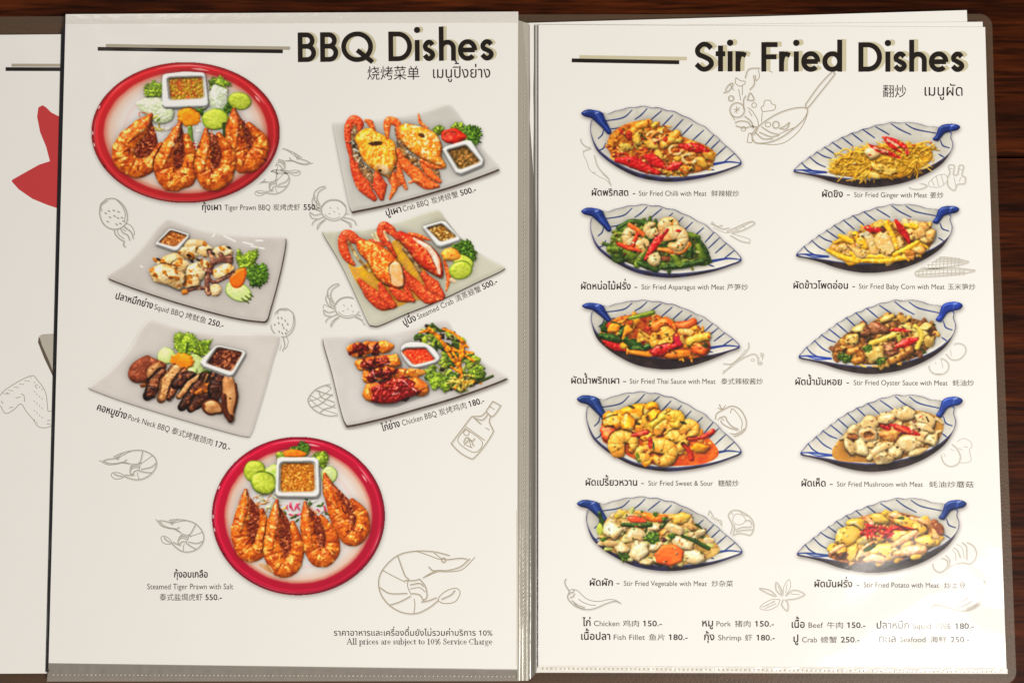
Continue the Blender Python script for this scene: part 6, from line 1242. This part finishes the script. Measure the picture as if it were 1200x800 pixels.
for ang, base, it in ((.15, 229.4, (('ผัดพริกสด', 693.6, 736.2), ('-', 741.5, 744.5), ('Stir Fried Chilli with Meat', 748.8, 828), ('鲜辣椒炒', 833.6, 866))),
                      (.1, 339.0, (('ผัดหน่อไม้ฝรั่ง', 681, 739), ('-', 743.5, 747), ('Stir Fried Asparagus with Meat', 751.8, 849), ('芦笋炒', 852, 876.6))),
                      (.1, 449.3, (('ผัดน้ำพริกเผา', 669.6, 725.6), ('-', 730, 734), ('Stir Fried Thai Sauce with Meat', 738, 838.6), ('泰式辣椒酱炒', 845, 894))),
                      (.1, 568.6, (('ผัดเปรี้ยวหวาน', 686.4, 746.5), ('-', 751.5, 754.5), ('Stir Fried Sweet & Sour', 759.8, 835.6), ('糖醋炒', 841.6, 865.6))),
                      (.2, 685.8, (('ผัดผัก', 691.2, 718), ('-', 722.6, 726), ('Stir Fried Vegetable with Meat', 731, 828.4), ('炒杂菜', 834, 859))),
                      (.3, 231.0, (('ผัดขิง', 963.6, 987.6), ('-', 992.4, 996), ('Stir Fried Ginger with Meat', 1001, 1086.5), ('姜炒', 1090, 1105.6))),
                      (.3, 338.0, (('ผัดข้าวโพดอ่อน', 930, 993.6), ('-', 998.8, 1002), ('Stir Fried Baby Corn with Meat', 1006.6, 1107), ('玉米笋炒', 1110.6, 1143))),
                      (.2, 450.8, (('ผัดน้ำมันหอย', 932.2, 986.4), ('-', 992, 995), ('Stir Fried Oyster Sauce with Meat', 1000.4, 1110.6), ('蚝油炒', 1116.4, 1141.4))),
                      (.2, 569.6, (('ผัดเห็ด', 939.4, 967.4), ('-', 972.4, 976), ('Stir Fried Mushroom with Meat', 980.8, 1081.6), ('蚝油炒蘑菇', 1089, 1141))),
                      (.3, 687.4, (('ผัดมันฝรั่ง', 954.6, 998.6), ('-', 1004, 1007), ('Stir Fried Potato with Meat', 1012.2, 1100.4), ('炒土豆', 1106.4, 1131.6)))):
    caption(stir, ang, base, it[0], it[1], it[2], it[3], None, .93, 12.4)
S = lambda x: 670 + x / 4.8
R_ = lambda x: 910 + x / 4.8
for base, th, en, ch, pr in ((733.0, ('ไก่', S(60), S(105)), ('Chicken', S(125), S(268)), ('鸡肉', S(287), S(378)), ('150.-', S(402), S(507))),
                             (749.0, ('เนื้อปลา', S(54), S(216)), ('Fish Fillet', S(236), S(412)), ('鱼片', S(434), S(524)), ('180.-', S(547), S(652))),
                             (733.4, ('หมู', S(735), S(794)), ('Pork', S(814), S(896)), ('猪肉', S(917), S(1006)), ('150.-', S(1032), S(1138))),
                             (749.6, ('กุ้ง', S(745), S(802)), ('Shrimp', S(824), S(954)), ('虾', S(974), S(1016)), ('180.-', S(1040), S(1142))),
                             (735.0, ('เนื้อ', R_(86), R_(158)), ('Beef', R_(180), R_(262)), ('牛肉', R_(284), R_(374)), ('150.-', R_(398), R_(500))),
                             (752.0, ('ปู', R_(96), R_(122)), ('Crab', R_(144), R_(228)), ('螃蟹', R_(248), R_(340)), ('250.-', R_(362), R_(467))),
                             (736.0, ('ปลาหมึก', R_(564), R_(744)), ('Squid', R_(766), R_(868)), ('乌贼', R_(890), R_(980)), ('180.-', R_(1006), R_(1110))),
                             (751.8, ('ทะเล', R_(578), R_(670)), ('Seafood', R_(694), R_(838)), ('海鲜', R_(866), R_(956)), ('250.-', R_(980), R_(1084)))):
    caption(stir, .15, base, th, None, en, ch, pr, .97, 12.6)

# pencil drawings
for par, SK in ((bbq, SKETCH_BBQ), (stir, SKETCH_STIR)):
    for nm, L, w, mt, lab in SK:
        o = strokes(nm, L, w * 1.22, M[mt], L1, par, ss=4)
        if o: o['label'] = lab
        strokes('sketch_shading', [[(x + .55, y + .7) for x, y in (l[0] if isinstance(l, tuple) else l)] for i, l in enumerate(L) if i % 3 != 1 and len(l[0] if isinstance(l, tuple) else l) > 2], 1.15, M['wash'], ZB + .000007, o, ss=3)

# food photographs
def place_picture(res, par, label):
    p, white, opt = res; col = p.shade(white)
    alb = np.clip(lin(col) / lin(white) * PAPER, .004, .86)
    I4 = np.stack([p.I[:-1, :-1], p.I[:-1, 1:], p.I[1:, 1:], p.I[1:, :-1]], -1); ic = I4[..., 0].copy()
    ic[(I4 < 0).all(-1)] = -1; ic = np.where((ic < 0) & (I4.max(-1) >= 0), 0, ic)
    halo = (ic < 0) & (p.S[:-1, :-1] > .012); ids = np.where(ic >= 0, ic, np.where(halo, 0, -9))
    keep = p.I * 1
    gidx = np.arange(p.H * p.W).reshape(p.H, p.W); PX = np.stack([p.X.ravel(), p.Y.ravel()], 1)
    root = None
    for pid, nm in ((0, 'dish_picture'), (1, 'dish_handle'), (2, 'food'), (3, 'sauce_bowl'), (4, 'garnish')):
        m = ids == pid
        if m.sum() < 12: continue
        ii, jj = np.where(m); q = np.stack([gidx[ii, jj], gidx[ii + 1, jj], gidx[ii + 1, jj + 1], gidx[ii, jj + 1]], 1)
        u, inv = np.unique(q.ravel(), return_inverse=True)
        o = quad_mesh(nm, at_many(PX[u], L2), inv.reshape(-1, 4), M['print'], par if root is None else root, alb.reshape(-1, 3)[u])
        if root is None: root = o; o['label'] = label
    return root
for fn, par, lab in ((dish_tiger_prawn, bbq, 'oval red rimmed plate of four grilled prawns'), (dish_crab_bbq, bbq, 'square grey plate of two grilled crabs'), (dish_squid, bbq, 'square grey plate of grilled squid'), (dish_steamed_crab, bbq, 'square grey plate of two steamed crabs'),
                     (dish_pork, bbq, 'square grey plate of sliced pork neck'), (dish_chicken, bbq, 'square grey plate of glazed chicken and salad'), (dish_salt_prawn, bbq, 'round red rimmed plate of four salted prawns'),
                     (dish_chilli, stir, 'leaf dish of stir fry with red chilli'), (dish_asparagus, stir, 'leaf dish of asparagus and shrimp'), (dish_thai_sauce, stir, 'leaf dish of mixed peppers in Thai sauce'), (dish_sweet_sour, stir, 'leaf dish of shrimp in sweet and sour sauce'), (dish_vegetable, stir, 'leaf dish of mixed vegetables with a carrot slice'),
                     (dish_ginger, stir, 'leaf dish of shredded ginger'), (dish_baby_corn, stir, 'leaf dish of baby corn and meat'), (dish_oyster, stir, 'leaf dish of brown meat in oyster sauce'), (dish_mushroom, stir, 'leaf dish of pale mushrooms in brown sauce'), (dish_potato, stir, 'leaf dish of yellow potato chunks')):
    place_picture(fn(), par, lab)

# the sheet that shows at the far left
ZU = .0030
h = bar('heading_rule', 6.5, 81.2, 74, 81.4, 2.2, M['black'], ZU + .000042, under); bar('rule_shadow', 13.5, 76.6, 71, 76.8, 1.8, M['khaki2'], ZU + .000014, h)
def flat_poly(name, pts, mat, z, par, smooth=True):
    P = spline(pts, 8, True) if smooth else np.array(pts, float); x0, y0 = P.min(0) - 1; x1, y1 = P.max(0) + 1; ss = 3
    X, Y = np.meshgrid(np.arange(x0, x1, 1 / ss), np.arange(y0, y1, 1 / ss)); D, T = seg_dist(X, Y, P, True); Fd = np.where(in_poly(X, Y, P), D, -D)
    Q, F = field_to_faces(Fd, x0, y0, 1 / ss, z); return ink_shape(name, Q, F, z, mat, par)
o = flat_poly('red_star', [(50, 123.5), (45, 126), (43.5, 137), (47, 155), (54, 172), (58.5, 189), (46, 193), (28, 203), (14, 211), (14, 213), (22, 222), (38, 233), (55, 240), (69.5, 244.8), (70, 190), (70, 137), (60, 132), (54, 126)], M['red'], ZU + .000028, under, False)
M['plate_grey'] = page_mat('grey_plate_ink', (.46, .43, .37)); M['plate_edge'] = page_mat('plate_edge_ink', (.12, .09, .065))
e = flat_poly('dish_picture', [(45.5, 394), (44.5, 401), (52, 420), (62, 441), (65.5, 449), (65.8, 440), (58, 420), (49.5, 402)], M['plate_edge'], ZU + .000014, under, False)
flat_poly('plate', [(46, 393.5), (50, 391.5), (68.5, 390.5), (66, 446), (58, 424), (49, 404)], M['plate_grey'], ZU + .000028, e, False)
nm, L, w, mt = SKETCH_UNDER; strokes(nm, L, w, M[mt], ZU + .000014, under, ss=4)
for o in bpy.data.objects:
    for k in ('wx', 'wy', 'wz'):
        if k in o: del o[k]
